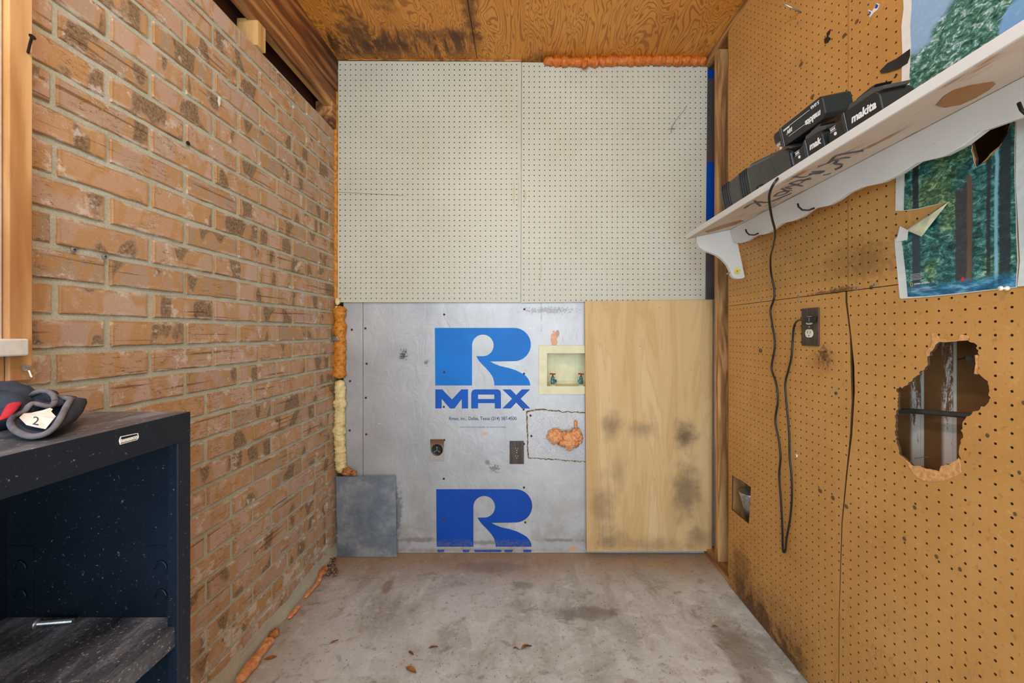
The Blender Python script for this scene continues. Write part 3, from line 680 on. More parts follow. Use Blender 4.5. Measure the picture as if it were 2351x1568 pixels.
Ah = [(1362,885),(1508,885),(1508,925),(1362,925)]
Xz = [(1580,838),(1655,838),(1705,888),(1755,838),(1830,838),(1745,922),(1832,1010),(1755,1010),(1705,957),(1655,1010),(1580,1010),(1668,922)]
obj('printed_letter', plate(mx(Mz), [], FR, .0005), M['ink2'], ins, label='blue letter M print')
obj('printed_letter', plate(mx(Az), [mx(Ah)], FR, .0005), M['ink2'], ins, label='blue letter A print')
obj('printed_letter', plate(mx(Xz), [], FR, .0005), M['ink2'], ins, label='blue letter X print')
# tops of the next MAX, cut off by the floor
for a, b, nm in ((977,1045,'first M stroke'),(1205,1272,'second M stroke'),(1310,1560,'A'),(1580,1660,'first X stroke'),(1750,1830,'second X stroke')):
    obj('printed_letter', plate([bp(754+a/3.918, 1262), bp(754+b/3.918, 1262), bp(754+(b-8)/3.918, 1267.5), bp(754+(a+8)/3.918, 1267.5)], [], FR, .0005), M['ink3'], ins, label='blue letter top cut off at the floor, '+nm)
p = P(1108.5, 961, BY-.0008)
obj('printed_text', text_mb('Rmax, Inc., Dallas, Texas (214) 387-4500', .0235, frame(p, (1,0,0), (0,0,1)), .0002, xs=.86, bold=.0003), M['inktext'], ins)
p = P(1109, 980.5, BY-.0008)
obj('printed_text', text_mb('Caution: This product is combustible. Call manufacturer for details.', .0095, frame(p, (1,0,0), (0,0,1)), .0001, xs=.88), M['inktext'], ins)
# blue print showing in the gap beside the stud
for v0, v1 in ((155, 180), (372, 515)):
    obj('printed_letter', plate(rect(1618, v0, 1650, v1), [], FR, .0005), M['ink3'], ins, label='blue print in the gap beside the stud')
i2 = obj('insulation_board', plate([(bp(789,0)[0], .002), (bp(833,0)[0], .002), (bp(833,0)[0], 2.415), (bp(789,0)[0], 2.415)], [], lambda a, b, k: Vector((a, BY-.004+k, b)), .024), M['foil'], bevel=.0015, label='narrow silver foil-faced insulation strip between the foam bead and the large board', cat='insulation board')
# foil-faced square patch under the water box
ptc = thing('insulation_patch', 'square cut-out of speckled foil insulation set back in below the valve box', 'insulation patch', P(1275, 1057, BY))
patch = rough([bp(1211, 946), bp(1240, 941), bp(1290, 946), bp(1350, 949), bp(1350, 1059), bp(1310, 1056), bp(1270, 1053), bp(1214, 1050)], .008, .006, 3)
obj('patch_sheet', plate(patch, [], lambda a, b, k: Vector((a, BY-.0035+k, b)), .003), M['foil2'], ptc)
edge = MB(); n_ = len(patch)
edge.add([(a, BY-.0018, b) for a, b in patch]+[(P(1280,1000,BY).x+(a-P(1280,1000,BY).x)*1.045+.002*mn.noise(Vector((a*90,b*90,0))), BY-.0018, P(1280,1000,BY).z+(b-P(1280,1000,BY).z)*(1.05+.03*mn.noise(Vector((a*60,b*60,3))))) for a, b in patch], [(i, (i+1) % n_, n_+(i+1) % n_, n_+i) for i in range(n_)])
edge.add([(a, BY-.0006, b) for (a, _, b) in edge.v[n_:2*n_]], [(n_+i-n_+n_, n_+(i+1) % n_, 2*n_+(i+1) % n_-n_+n_-n_, 2*n_+i-n_) for i in range(0)])
obj('broken_edge', edge, M['debris'], ptc, label='crumbled brown foam edge')
# screws in the foil
def screw(p, nrm, r, mat, label, group=None, name='screw'):
    nrm = Vector(nrm); t_ = thing(name, label, 'screw', p, group)
    obj('head', MB().lathe(p, nrm, [(r, 0), (r, r*.35), (r*.6, r*.6), (r*.25, r*.62)], 10), mat, t_, smooth=False)
    mk = MB(); a = Vector((1,0,0)) if abs(nrm.x) < .5 else Vector((0,1,0)); b = nrm.cross(a)
    for d in (a, b):
        q = Vector(p)+nrm*r*.58; e = nrm.cross(d)
        mk.hexa([q-d*r*.5-e*r*.1, q+d*r*.5-e*r*.1, q+d*r*.5+e*r*.1, q-d*r*.5+e*r*.1], [x+nrm*r*.12 for x in (q-d*r*.5-e*r*.1, q+d*r*.5-e*r*.1, q+d*r*.5+e*r*.1, q-d*r*.5+e*r*.1)])
    obj('slot', mk, M['dark'], t_)
    return t_
SCR = [(808,757,'rusty screw in the narrow foil strip, highest one there'),(804,875,'rusty screw in the narrow foil strip, middle one'),(803,988,'rusty screw in the narrow foil strip, lowest one'),
 (839,754,'rusty screw just right of the foil seam, highest one'),(842,835,'rusty screw just right of the foil seam, second from top'),(840,913,'rusty screw just right of the foil seam, third from top'),(841,997,'rusty screw just right of the foil seam, lowest one'),
 (1020,722,'rusty screw in the foil above the blue R'),(1020,854,'rusty screw in the stem of the upper blue R'),(1019,934,'rusty screw in the blue letter M'),(1204,710,'rusty screw in the foil under the pegboard seam'),
 (1203,858,'rusty screw at the leg of the upper blue R'),(1202,940,'rusty screw under the blue letter X'),(1020,1010,'small rusty screw at the corner of the round socket plate'),(1203,1019,'small rusty screw at the corner of the brown outlet plate'),
 (1019,1099,'rusty screw in the foil below the round socket'),(1203,1119,'rusty screw in the foil above the lower blue R'),(1020,1193,'rusty screw in the stem of the lower blue R'),(1206,1199,'rusty screw right of the lower blue R'),(1218,954,'rusty screw in the foil patch, top left corner'),(1220,1001,'rusty screw in the foil patch, left edge')]
for u, v, lb in SCR:
    strip = u < 833; p = P(u, v, BY-(.004 if strip else (.0035 if 'patch' in lb else .0007))); screw(p, (0,-1,0), .0055, M['rust'], lb, 'rusty screws in the foil insulation')
# pegboards
f3p = lambda a, b, k: Vector((a, PY+k, b))
def pb(u, v): p = P(u, v, PY); return (p.x, p.z)
lef = [pb(776.5,140), pb(1197,142), pb(1195,694), pb(775,694)]
rig = [pb(1198.5,143), pb(1624.5,148), pb(1619,690), pb(1196.5,695)]
h0 = pb(780.8, 148.6); h1 = pb(1202.8, 152.5)
obj('pegboard', plate(lef, [], f3p, .005, h0), M['pegw'], label='cream painted pegboard panel on the back wall beside the brick', cat='pegboard')
obj('pegboard', plate(rig, [], f3p, .005, h1), M['pegw'], label='cream painted pegboard panel on the back wall holding the bent wire hook', cat='pegboard')
obj('ceiling_filler', MB().hexa([P(800,138,1.955), P(1200,141,1.955), P(1200,136,1.955), P(800,133,1.955)], [P(800,138,1.97), P(1200,141,1.97), P(1200,136,1.97), P(800,133,1.97)]), M['plate'], label='thin brown wood strip between the left cream pegboard and the ceiling', cat='wood strip')
# peg hook
hk = thing('peg_hook', 'bent grey wire hook sticking out of the cream pegboard', 'hook', P(1541, 297, PY))
a0 = P(1541, 295, PY-.004)
obj('wire', MB().tube([P(1541,306,PY-.004), P(1541,296,PY-.004), P(1543,291,PY-.012), P(1551,277,PY-.05), P(1563,262,PY-.09), P(1573,251,PY-.12), P(1576.5,243,PY-.125)], .0017, 8), M['steel'], hk, smooth=True)
obj('crossbar', MB().tube([P(1534,297,PY-.003), P(1541,295,PY-.006), P(1549,296,PY-.003)], .0018, 8), M['steel'], hk, smooth=True)
# plywood sheet
ply = obj('plywood_sheet', plate([bp(1343,692,1.935), bp(1637,688,1.935), bp(1635,1266,1.935), bp(1347,1267,1.935)], [], lambda a, b, k: Vector((a, 1.937+k, b)), .014), M['ply'], bevel=.001, label='tall pale plywood sheet with dark mildew blotches leaning on the foil wall', cat='plywood sheet')
# galvanised sheet standing in the corner
g0, g1 = P(771,1094,1.945), P(908,1093,1.945); g2 = onZ(911,1279,.002); g3 = onZ(776,1278,.002)
obj('metal_sheet', MB().hexa([g3, g2, g1, g0], [q+Vector((0,.0016,0)) for q in (g3, g2, g1, g0)]), M['galv'], label='grey galvanised metal sheet standing in the corner beside the brick', cat='metal sheet')
# washing-machine valve box
vb = thing('valve_box', 'yellowed plastic recessed washing machine valve box partly behind the plywood', 'valve box', P(1290, 905, BY))
outr = rect(1237, 793, 1365, 905); inr = rect(1256, 811, 1352, 886)
obj('flange', plate(outr, [inr], lambda a, b, k: Vector((a, BY-.008+k, b)), .008), M['boxp'], vb, bevel=.0012)
ix0, iz0 = inr[0]; ix1, iz1 = inr[2]
bx = MB(); D0 = BY-.004; D1 = BY+.085
bx.box(ix0-.003, ix0, D0, D1, iz0-.003, iz1+.003).box(ix1, ix1+.003, D0, D1, iz0-.003, iz1+.003).box(ix0, ix1, D0, D1, iz0-.003, iz0).box(ix0, ix1, D0, D1, iz1, iz1+.003).box(ix0-.003, ix1+.003, D1, D1+.003, iz0-.003, iz1+.003)
obj('recess', bx, M['boxp'], vb)
obj('raised_panel', MB().box(ix0+.045, ix0+.15, D1-.002, D1, iz0+.012, iz1-.012), M['boxp'], vb, bevel=.001)
def valve(u, label, side):
    b = P(u, 884, BY+.01); b.z = iz0; t_ = thing('water_valve', label, 'valve', b, 'water valves in the recessed box')
    obj('flange', MB().lathe(b, (0,0,1), [(.017,0),(.017,.002),(.012,.004),(.009,.007)], 14), M['boxp'], t_, smooth=False)
    obj('body', MB().lathe(b, (0,0,1), [(.007,.004),(.009,.01),(.0105,.018),(.009,.028),(.007,.032),(.0085,.034),(.0085,.042),(.005,.044),(.003,.056)], 14), M['valve'], t_, smooth=True)
    q = b+Vector((side*.006, -.006, .024)); ax = Vector((side*.35, -1, 0))
    obj('hose_outlet', MB().lathe(q, ax, [(.006,0),(.0075,.008),(.0095,.009),(.0095,.016),(.007,.016),(.006,.010)], 14), M['valve'], t_, smooth=False)
    h = MB(); c = b+Vector((0,0,.058))
    ring = [c+Vector((.0135*math.cos(a), .0135*math.sin(a), .001*math.cos(3*a))) for a in np.linspace(0, 2*PI, 19)]
    h.tube(ring, .0022, 6, cap=False)
    for a in (.3, 1.35, 2.4, 3.44, 4.5, 5.5): h.tube([c, c+Vector((.0135*math.cos(a), .0135*math.sin(a), 0))], .0013, 5)
    h.lathe(c-Vector((0,0,.003)), (0,0,1), [(.004,0),(.004,.006)], 8)
    obj('handle', h, M['red'], t_, smooth=True)
valve(1269, 'red-handled water valve at the left inside the recessed box', 1)
valve(1334, 'red-handled water valve half hidden by the plywood edge', -1)
# round dryer socket
ds = thing('dryer_outlet', 'rust-stained square plate with a round black high-voltage socket, in the foil wall', 'electrical outlet', P(1004, 1058, BY))
obj('cover_plate', plate(rect(988, 1008, 1019.5, 1058), [], lambda a, b, k: Vector((a, BY-.004+k, b)), .004), M['rplate'], ds, bevel=.001)
c = P(1003.5, 1033, BY-.004)
obj('socket', MB().lathe(c, (0,-1,0), [(.0285,0),(.0285,.002),(.026,.0045),(.021,.003),(.005,.003)], 24), M['dark'], ds)
sl = MB()
for a in (PI/2, PI/2+2.15, PI/2-2.15):
    d = Vector((math.cos(a), 0, math.sin(a))); e = Vector((-d.z, 0, d.x)); q = c+d*.012+Vector((0,-.0034,0))
    sl.hexa([q-d*.005-e*.0018, q+d*.005-e*.0018, q+d*.005+e*.0018, q-d*.005+e*.0018], [x+Vector((0,-.0006,0)) for x in (q-d*.005-e*.0018, q+d*.005-e*.0018, q+d*.005+e*.0018, q-d*.005+e*.0018)])
sl.lathe(c+Vector((0,-.003,0)), (0,-1,0), [(.003,0),(.003,.001),(.001,.0012)], 8)
obj('slot', sl, M['steel'], ds, label='steel contact slots and centre screw')
# duplex outlet
def duplex(root_name, label, c, ex, ez, nrm, w_, h_, platem, recm, slotm):
    c = Vector(c); ex = Vector(ex); ez = Vector(ez); nrm = Vector(nrm); t_ = thing(root_name, label, 'electrical outlet', c-ez*h_/2)
    def bxx(mb, x0, x1, z0, z1, d0, d1):
        mb.hexa([c+ex*x0+ez*z0+nrm*d0, c+ex*x1+ez*z0+nrm*d0, c+ex*x1+ez*z1+nrm*d0, c+ex*x0+ez*z1+nrm*d0], [c+ex*x0+ez*z0+nrm*d1, c+ex*x1+ez*z0+nrm*d1, c+ex*x1+ez*z1+nrm*d1, c+ex*x0+ez*z1+nrm*d1]); return mb
    obj('cover_plate', bxx(MB(), -w_/2, w_/2, -h_/2, h_/2, 0, .005), platem, t_, bevel=.0015)
    for s in (1, -1):
        pl = [(.0165*math.cos(a), s*h_*.17+.0145*math.sin(a)) for a in np.linspace(0, 2*PI, 25)[:-1]]
        pl = [(x, max(min(z, s*h_*.17+.0125), s*h_*.17-.0125)) for x, z in pl]
        r_ = obj('receptacle', MB().prism(pl, lambda a, b, k: c+ex*a+ez*b+nrm*k, .004, .0065), recm, t_)
        sl = MB(); zc = s*h_*.17
        bxx(sl, -.0065, -.0048, zc-.001, zc+.007, .0064, .0068); bxx(sl, .0048, .0065, zc-.001, zc+.006, .0064, .0068); sl.lathe(c+ez*(zc-.007)+nrm*.0064, nrm, [(.0022,0),(.0022,.0004)], 8)
        obj('slot', sl, slotm, r_)
    obj('screw', MB().lathe(c+nrm*.005, nrm, [(.003,0),(.003,.001),(.001,.0015)], 10), M['steel'], t_)
    return t_
duplex('wall_outlet', 'dark brown double outlet in the foil wall beside the insulation patch', P(1186.5, 1038.5, BY-.0007), (1,0,0), (0,0,1), (0,-1,0), .070, .113, M['brownplate'], M['brownplate'], M['steel'])
# foam beads
def bead(path, r0, step, seed, mat, label, cat='foam', name='foam_bead', lump=.35, flat=1, n=18, amp=1.0, per=.03, group=None):
    pts = [Vector(p) for p in path]; out = []; 
    for i in range(len(pts)-1):
        L = (pts[i+1]-pts[i]).length; m = max(1, int(L/step))
        for j in range(m): out.append(pts[i].lerp(pts[i+1], j/m))
    out.append(pts[-1]); rs = []; s = 0
    for i, p in enumerate(out):
        if i: s += (out[i]-out[i-1]).length
        lum = abs(math.sin(s*PI/per+2.2*mn.noise(Vector((s*14, seed, 0)))))**.5
        r = r0*(1-lump+lump*lum)*(1+.3*amp*mn.noise(Vector((s*22, seed*3, 1))))
        e = min(i, len(out)-1-i)*step
        if e < r0: r *= math.sqrt(max(.03, 1-(1-e/r0)**2))
        rs.append(r)
    return obj(name, MB().tube(out, rs, n, .28, seed, flat=flat), mat, smooth=True, label=label, cat=cat, group=group)
bead([P(1247,141,1.946), P(1330,143,1.944), P(1430,140,1.944), P(1520,139,1.942), P(1622,141,1.942)], .0235, .004, 2, M['foam_o'], 'glossy orange spray foam bead along the top of the cream pegboard', per=.045)
obj('foam_drip', MB().blob(P(1342,146,1.93), (.016,.012,.022), 3, .3, 2, 4), M['foam_o'], smooth=True, label='orange foam lump squeezed out at the left part of the ceiling foam bead', cat='foam')
bead([P(771,155,1.962), P(771,400,1.962), P(771,690,1.962)], .0125, .006, 5, M['foam_y'], 'thin amber foam bead between the brick and the cream pegboard', per=.05, lump=.2)
bead([P(779,702,1.952), P(781,780,1.954), P(779,870,1.954)], .0215, .005, 9, M['foam_y'], 'thick amber foam bead between the brick and the foil strip', per=.07, lump=.12, flat=1.35)
bead([P(781,872,1.948), P(781,930,1.946), P(779,1000,1.946), P(784,1086,1.948)], .0215, .0045, 12, M['foam_c'], 'cream foam bead running down to the grey metal sheet', per=.045, lump=.18, flat=1.3)
obj('foam_drip', MB().blob(P(775,692,1.945), (.012,.01,.018), 3, .3, 2, 1).blob(P(773,706,1.945), (.008,.008,.009), 2, .3, 2, 3), M['foam_c'], smooth=True, label='small cream foam drip at the lower corner of the cream pegboard', cat='foam')
obj('foam_clump', MB().blob(P(797,1083,1.935), (.022,.012,.017), 4, .6, 3, 7).blob(P(812,1087,1.938), (.014,.010,.011), 3, .7, 3, 2), M['foam_d'], smooth=True, label='torn brownish foam clump on top edge of the grey metal sheet', cat='foam')
fb = MB().blob(P(1276,1002,1.952), (.042,.020,.036), 4, .25, 1.4, 3).blob(P(1306,1010,1.944), (.048,.028,.040), 4, .45, 2.2, 8).blob(P(1323,1003,1.946), (.026,.02,.042), 4, .5, 2.2, 5).blob(P(1322,975,1.955), (.008,.008,.02), 3, .4, 2, 6)
obj('foam_lump', fb, M['foam_p'], smooth=True, label='peach orange spray foam lump bulging from the foil patch', cat='foam')
obj('metal_clip', MB().box(*sorted((P(765,0,1.93).x, P(777,0,1.93).x)), 1.925, 1.932, P(0,782,1.93).z, P(0,772,1.93).z).tube([P(762,776,1.925), P(772,773,1.92), P(778,780,1.925)], .002, 6), M['steel'], label='small bent metal clip stuck in the amber foam', cat='clip')

# ================================================================== RIGHT WALL PEGBOARDS
f3r = lambda a, b, k: Vector((RX+k, a, b))
big = [(595,170),(700,165),(780,150),(790,110),(840,95),(855,165),(905,175),(935,205),(940,290),(935,440),(960,470),(1030,520),(1040,600),(1035,700),(990,735),(900,790),(860,820),(800,865),(795,950),(805,1010),(770,1090),(765,1140),(780,1190),(715,1230),(700,1250),(620,1260),(600,1310),(570,1300),(480,1285),(440,1265),(370,1265),(320,1215),(250,1150),(230,1060),(210,990),(215,900),(210,820),(230,760),(240,640),(225,585),(300,560),(380,500),(440,430),(500,370),(495,300),(545,240),(580,180)]
bigp = [RW(2000+x/3.823, 740+y/3.823) for x, y in big]
bighole = rough(bigp, .004, .005, 5)
sqhole = rough([RW(*p) for p in ((1681,1091),(1702,1103),(1724,1118),(1722,1160),(1719,1203),(1700,1187),(1680,1170))], .012, .002, 2)
phole = rough([RW(*p) for p in ((2232,328),(2225,300),(2260,270),(2325,262),(2316,300),(2300,330),(2262,366),(2243,385),(2238,360))], .005, .003, 8)
YF = 1.716; SZ = 1.2005; YS = 1.0876
far_edge = [RW(*p) for p in ((1941,692),(1951,770),(1953,850),(1955,920),(1951,1000),(1943,1080),(1932,1200))]
near_edge = [RW(*p) for p in ((1945,692),(1954,770),(1961,840),(1962,900),(1956,1000),(1946,1080),(1934,1200))]
s_h = (1.05, .02)
lowfar = [(YF, .004), (YF, SZ-.001), (far_edge[0][0], SZ-.001)]+[(a, min(b, SZ-.004)) for a, b in far_edge]+[(1.119, .3), (1.121, .004)]
lownear = [(-1.2, .004), (-1.2, SZ-.001), (near_edge[0][0]-.0006, SZ-.001)]+[(a-.0006, min(b, SZ-.004)) for a, b in near_edge]+[(1.117, .3), (1.119, .004)]
lownear = lownear
obj('pegboard', plate([(YS+.0006, SZ+.001), (YF, SZ+.001), (YF, CEIL-.0385), (YS+.0006, CEIL-.0385)], [], f3r, .0055, (YF-.0127, 1.216), .0026), M['pegb'], label='tan pegboard panel of the right wall, upper sheet next to the bare stud', cat='pegboard')
small_rip = rough([RW(*p) for p in ((1893,98),(1898,80),(1906,68),(1904,78),(1899,84),(1903,90),(1897,96))], .004, .002, 1)
obj('pegboard', plate([(-1.2, SZ+.001), (YS-.0006, SZ+.001), (YS-.0006, CEIL-.0385), (-1.2, CEIL-.0385)], [phole], f3r, .0055, (YS-.0127, 1.216), .0026), M['pegb'], label='tan pegboard panel of the right wall, upper sheet carrying the forest posters', cat='pegboard')
obj('pegboard', plate(lowfar, [sqhole], f3r, .0055, (YF-.0127, .016), .0026), M['pegb'], label='tan pegboard panel of the right wall, lower sheet with the brown outlet', cat='pegboard')
ln = thing('pegboard', 'tan pegboard panel of the right wall, lower sheet with the large broken hole', 'pegboard', (RX, .6, .004))
obj('board', plate(lownear, [bighole], f3r, .0055, (1.117-.0127, .016), .0026), M['pegb'], ln)
tb = rough([RW(2000+x/3.823, 740+y/3.823) for x, y in ((300,1200),(372,1262),(440,1263),(480,1283),(570,1298),(600,1308),(618,1258),(700,1248),(716,1228),(778,1190),(790,1320),(740,1350),(640,1390),(540,1400),(450,1385),(380,1335))], .005, .002, 4)
obj('torn_edge', plate(tb, [], lambda a, b, k: Vector((RX-.0012+k, a, b)), .001), M['torn'], ln, label='lighter torn fibre along the bottom of the hole')
tb2 = rough([RW(2000+x/3.823, 740+y/3.823) for x, y in ((530,95),(560,100),(600,140),(700,160),(780,148),(785,105),(850,120),(855,160),(790,160),(700,172),(600,175),(570,190),(520,260),(500,300),(485,260),(540,190))], .005, .002, 6)
obj('torn_edge', plate(tb2, [], lambda a, b, k: Vector((RX-.0012+k, a, b)), .001), M['torn'], ln, label='lighter torn fibre along the top of the hole')
obj('splinter', MB().tube([onX(2243,815,.888), onX(2246,835,.888), onX(2242,858,.890)], .0035, 6, .3, 3), M['torn'], ln)
for u, v, s in ((1902,76,8),(1896,93,8)):
    y, z = RW(u, v); 
obj('gouge', plate(rough([RW(*p) for p in ((1894,100),(1892,90),(1899,84),(1898,76),(1908,66),(1906,76),(1902,84),(1908,88),(1902,98))], .003, .002, 1), [], lambda a, b, k: Vector((RX-.0008+k, a, b)), .0006), M['dark'], label='small black torn gouge in the upper tan pegboard', cat='gouge')
# things inside the wall cavity
obj('cable', MB().tube([Vector((.955, y, EYE-.2032+(1.019-y)*.167+.004*math.sin(y*14))) for y in np.linspace(.55, 1.2, 16)], .0065, 10), M['greyp'], smooth=True, label='grey cable running through the wall cavity behind the broken hole', cat='cable')
obj('nail', MB().tube([onX(2200,825,.965), onX(2215,822,.945), onX(2222,822,.94)], .0018, 6).lathe(onX(2226,823,.93), (-.8,-.5,0), [(.006,0),(.006,.001)], 8), M['dark'], label='bent dark nail inside the cavity at the top of the broken hole', cat='nail')
obj('nail', MB().tube([onX(2100,1052,.95), onX(2120,1049,.96), onX(2131,1050,.97)], .0014, 6), M['steel'], label='pale nail inside the cavity at the bottom of the broken hole', cat='nail')
obj('vent_pipe', MB().lathe(Vector((.947, 1.625, EYE-.775)), Vector((-.15, .02, 1)), [(.006,0),(.018,.006),(.030,.03),(.038,.07),(.043,.115),(.045,.12),(.045,.128),(.041,.130)], 32), M['steel'], smooth=True, label='shiny metal vent pipe seen through the square cut-out low on the tan pegboard', cat='vent pipe')
obj('wall_stud', MB().box(.8925, .981, 1.702, 1.740, .039, CEIL-.039), M['block'], bevel=.001, label='pale wood stud seen inside the square cut-out beside the vent pipe', cat='stud')
# outlet on the right wall
oc = onX(1862, 750.5, RX-.0004)
ro = duplex('wall_outlet', 'brown woodgrain outlet plate with white sockets and a black plug, on the tan pegboard', oc, (0,-1,0), (0,0,1), (-1,0,0), .072, .116, M['brownplate'], M['ivory'], M['dark'])
# ================================================================== SHELF (tilted forward)
TH = math.radians(12); ct, st_ = math.cos(TH), math.sin(TH); kx, kz = -.01/1.1, .01/1.1; Y0 = 1.608
def S(d, e, Y): return Vector((.843-ct*d-st_*e+kx*(Y0-Y), Y, EYE+.413-st_*d+ct*e+kz*(Y0-Y)))
def onS(u, v, d=None, e=None):
    a = (u-CX)/F; b = (CY-v)/F
    if d is not None:
        A = np.array([[a+kx, st_], [b+kz, -ct]]); B = np.array([.843-ct*d+kx*Y0, .413-st_*d+kz*Y0]); Y, q = np.linalg.solve(A, B); return Y, q
    A = np.array([[a+kx, ct], [b+kz, st_]]); B = np.array([.843-st_*e+kx*Y0, .413+ct*e+kz*Y0]); Y, q = np.linalg.solve(A, B); return Y, q
sh = thing('wall_shelf', 'white painted wooden shelf with scalloped apron sloping off the tan pegboard wall', 'shelf', S(0, -.2, .9))
YN = .22
def quadbox(d0, d1, e0, e1, y0, y1):
    return MB().hexa([S(d0,e0,y0), S(d1,e0,y0), S(d1,e1,y0), S(d0,e1,y0)], [S(d0,e0,y1), S(d1,e0,y1), S(d1,e1,y1), S(d0,e1,y1)])
brd = obj('board', quadbox(0, .19, .0005, .019, Y0, YN), M['shelf'], sh, bevel=.0015)
obj('underside', quadbox(.004, .1885, -.0006, .0004, Y0-.001, YN+.001), M['under'], sh, label='scuffed beige painted underside of the board')
ap = [(1690,557),(1699,558.5),(1712.5,555),(1729,544),(1739,540),(1752,539),(1764,535),(1779,523),(1795,513),(1819,508),(1838.6,499),(1857,485),(1865,480),(1900,473),(1918,463),(1942,446),(1976,431),(2020,422),(2061,402),(2102,375),(2163,361),(2208,337),(2252,303),(2300,286),(2351,269)]
app = [onS(u, v, d=.02) for u, v in ap]
pl = [(1.588, -.001), (1.588, -.03), (1.583, -.05)]+[(float(a), float(b)) for a, b in app]+[(.60, -.10), (.50, -.09), (.40, -.06), (.30, -.08), (YN+.01, -.07), (YN+.01, -.001)]
obj('apron', plate(pl, [], lambda a, b, k: S(.02-k, b, a), .019), M['shelf'], sh, bevel=.002, label='white scalloped board under the shelf')
br = [(0,-.001),(.155,-.001),(.158,-.02),(.152,-.045),(.135,-.062),(.112,-.075),(.09,-.090),(.072,-.110),(.058,-.135),(.052,-.16),(.050,-.18),(.042,-.193),(.028,-.199),(.010,-.201),(0,-.198)]
for yb, lb in ((1.589, 'far bracket'), (YN+.005, 'near bracket')):
    obj('bracket', MB().prism(br, lambda d, e, k: S(d, e, yb+k), 0, .018), M['shelf'], sh, bevel=.0015, label=lb)
# sticker flower
fl = []
for a in np.linspace(0, 2*PI, 40)[:-1]:
    r = .011*(1+.25*abs(math.sin(2.5*a))); fl.append((.026+r*math.cos(a), -.168+r*math.sin(a)))
stk = obj('sticker', MB().prism(fl, lambda d, e, k: S(d, e, 1.5888-k), 0, .0004), plain('yellow_sticker', (222,206,110), .6, nz=.1), sh, label='yellow flower-shaped sticker')
obj('sticker_centre', MB().prism([(.026+.003*math.cos(a), -.168+.003*math.sin(a)) for a in np.linspace(0, 2*PI, 11)[:-1]], lambda d, e, k: S(d, e, 1.5884-k), 0, .0004), M['patch'], stk)
obj('bolt', MB().tube([S(.052,-.168,1.598), S(.064,-.170,1.598)], .0035, 8), M['steel'], sh)
# oval bare patch and handwriting on the underside
ov = [(2149,240),(2165,222),(2190,206),(2225,196),(2262,190),(2280,187),(2286,192),(2270,206),(2240,224),(2205,240),(2170,246),(2155,244)]
def un(u, v): Y, d = onS(u, v, e=-.0008); return (float(Y), float(d))
obj('bare_patch', plate(rough([un(*p) for p in ov], .006, .0015, 2), [], lambda a, b, k: S(b, -.0012-k, a), .0005), M['patch'], sh, label='brown oval of bare wood in the paint')
obj('bare_patch', plate(rough([un(*p) for p in ((1618,532),(1650,520),(1700,505),(1708,507),(1690,515),(1650,527),(1625,534))], .006, .003, 3), [], lambda a, b, k: S(b, -.0012-k, a), .0005), M['patch'], sh, label='brown streak of bare wood near the far end')
def pen(strokes, r):
    mb = MB()
    for s in strokes:
        q = [Vector(un(1640+x/5.11, 200+y/5.11)) for x, y in s]; pts = []
        for i in range(len(q)-1):
            a = q[max(i-1, 0)]; b = q[i]; c_ = q[i+1]; d = q[min(i+2, len(q)-1)]
            for t_ in np.linspace(0, 1, 5)[:-1]:
                pts.append(.5*((2*b)+(c_-a)*t_+(2*a-5*b+4*c_-d)*t_**2+(3*b-a-3*c_+d)*t_**3))
        pts.append(q[-1]); mb.tube([S(p_.y, -.0012, p_.x) for p_ in pts], r, 6, flat=.25)
    return mb
strokes = [[(355,1415),(420,1375),(520,1345),(640,1345),(900,1240)], [(355,1420),(395,1395)], [(470,1330),(510,1370),(540,1395)], [(700,1280),(760,1235),(850,1215),(860,1235),(780,1265),(700,1280)], [(850,1215),(900,1210)],
           [(900,1190),(840,1175),(1000,1130)], [(790,1190),(870,1230)], [(1030,1160),(930,1140),(890,1125),(1000,1090),(1060,1095),(1020,1120)], [(1130,1080),(1060,1085),(1130,1060)],
           [(925,1050),(1050,1055),(1180,1010),(1280,985),(1240,1000),(1150,1005),(1110,1020)], [(1150,990),(1280,985)],
           [(1330,890),(1420,850),(1450,870),(1400,890),(1500,900),(1480,930),(1415,960)], [(1215,930),(1330,890)], [(1340,890),(1430,800),(1560,770),(1700,745),(1740,730),(1720,745)], [(1380,860),(1500,830),(1585,825)], [(1285,1030),(1340,1020),(1360,1010)]]
obj('handwriting', pen(strokes, .0036), M['marker'], sh, smooth=True, label='dark cursive handwriting on the underside')
obj('handwriting', pen([[(3300,1120),(3270,1160),(3230,1350),(3160,1375),(3080,1380)]], .002), M['patch'], sh, label='brown crayon mark near the camera end')
# hooks on the apron
def hook(u, v, label):
    Y, e = onS(u, v, d=.022); p = S(.022, e, Y); pts = [p+Vector((.004,0,.0)), p+Vector((-.01,0,-.002)), p+Vector((-.016,-.002,-.012)), p+Vector((-.010,-.004,-.02))]
    pts = [S(.02, e, Y), S(.034, e-.002, Y+.004), S(.046, e+.004, Y+.012), S(.050, e+.016, Y+.018), S(.049, e+.026, Y+.02)]
    obj('shelf_hook', MB().tube(pts, .0026, 8), M['dark'], smooth=True, label=label, cat='hook', group='dark hooks under the shelf')
hook(1740, 536, 'small dark cup hook under the shelf apron, the one nearest the far bracket')
hook(1868, 478, 'small dark cup hook under the middle of the shelf apron')
obj('shelf_hook', MB().tube([onX(2339,236,.80), onX(2345,252,.80), onX(2356,262,.80)], .0026, 8), M['dark'], smooth=True, label='dark cup hook on the shelf apron at the right edge of the photo', cat='hook', group='dark hooks under the shelf')

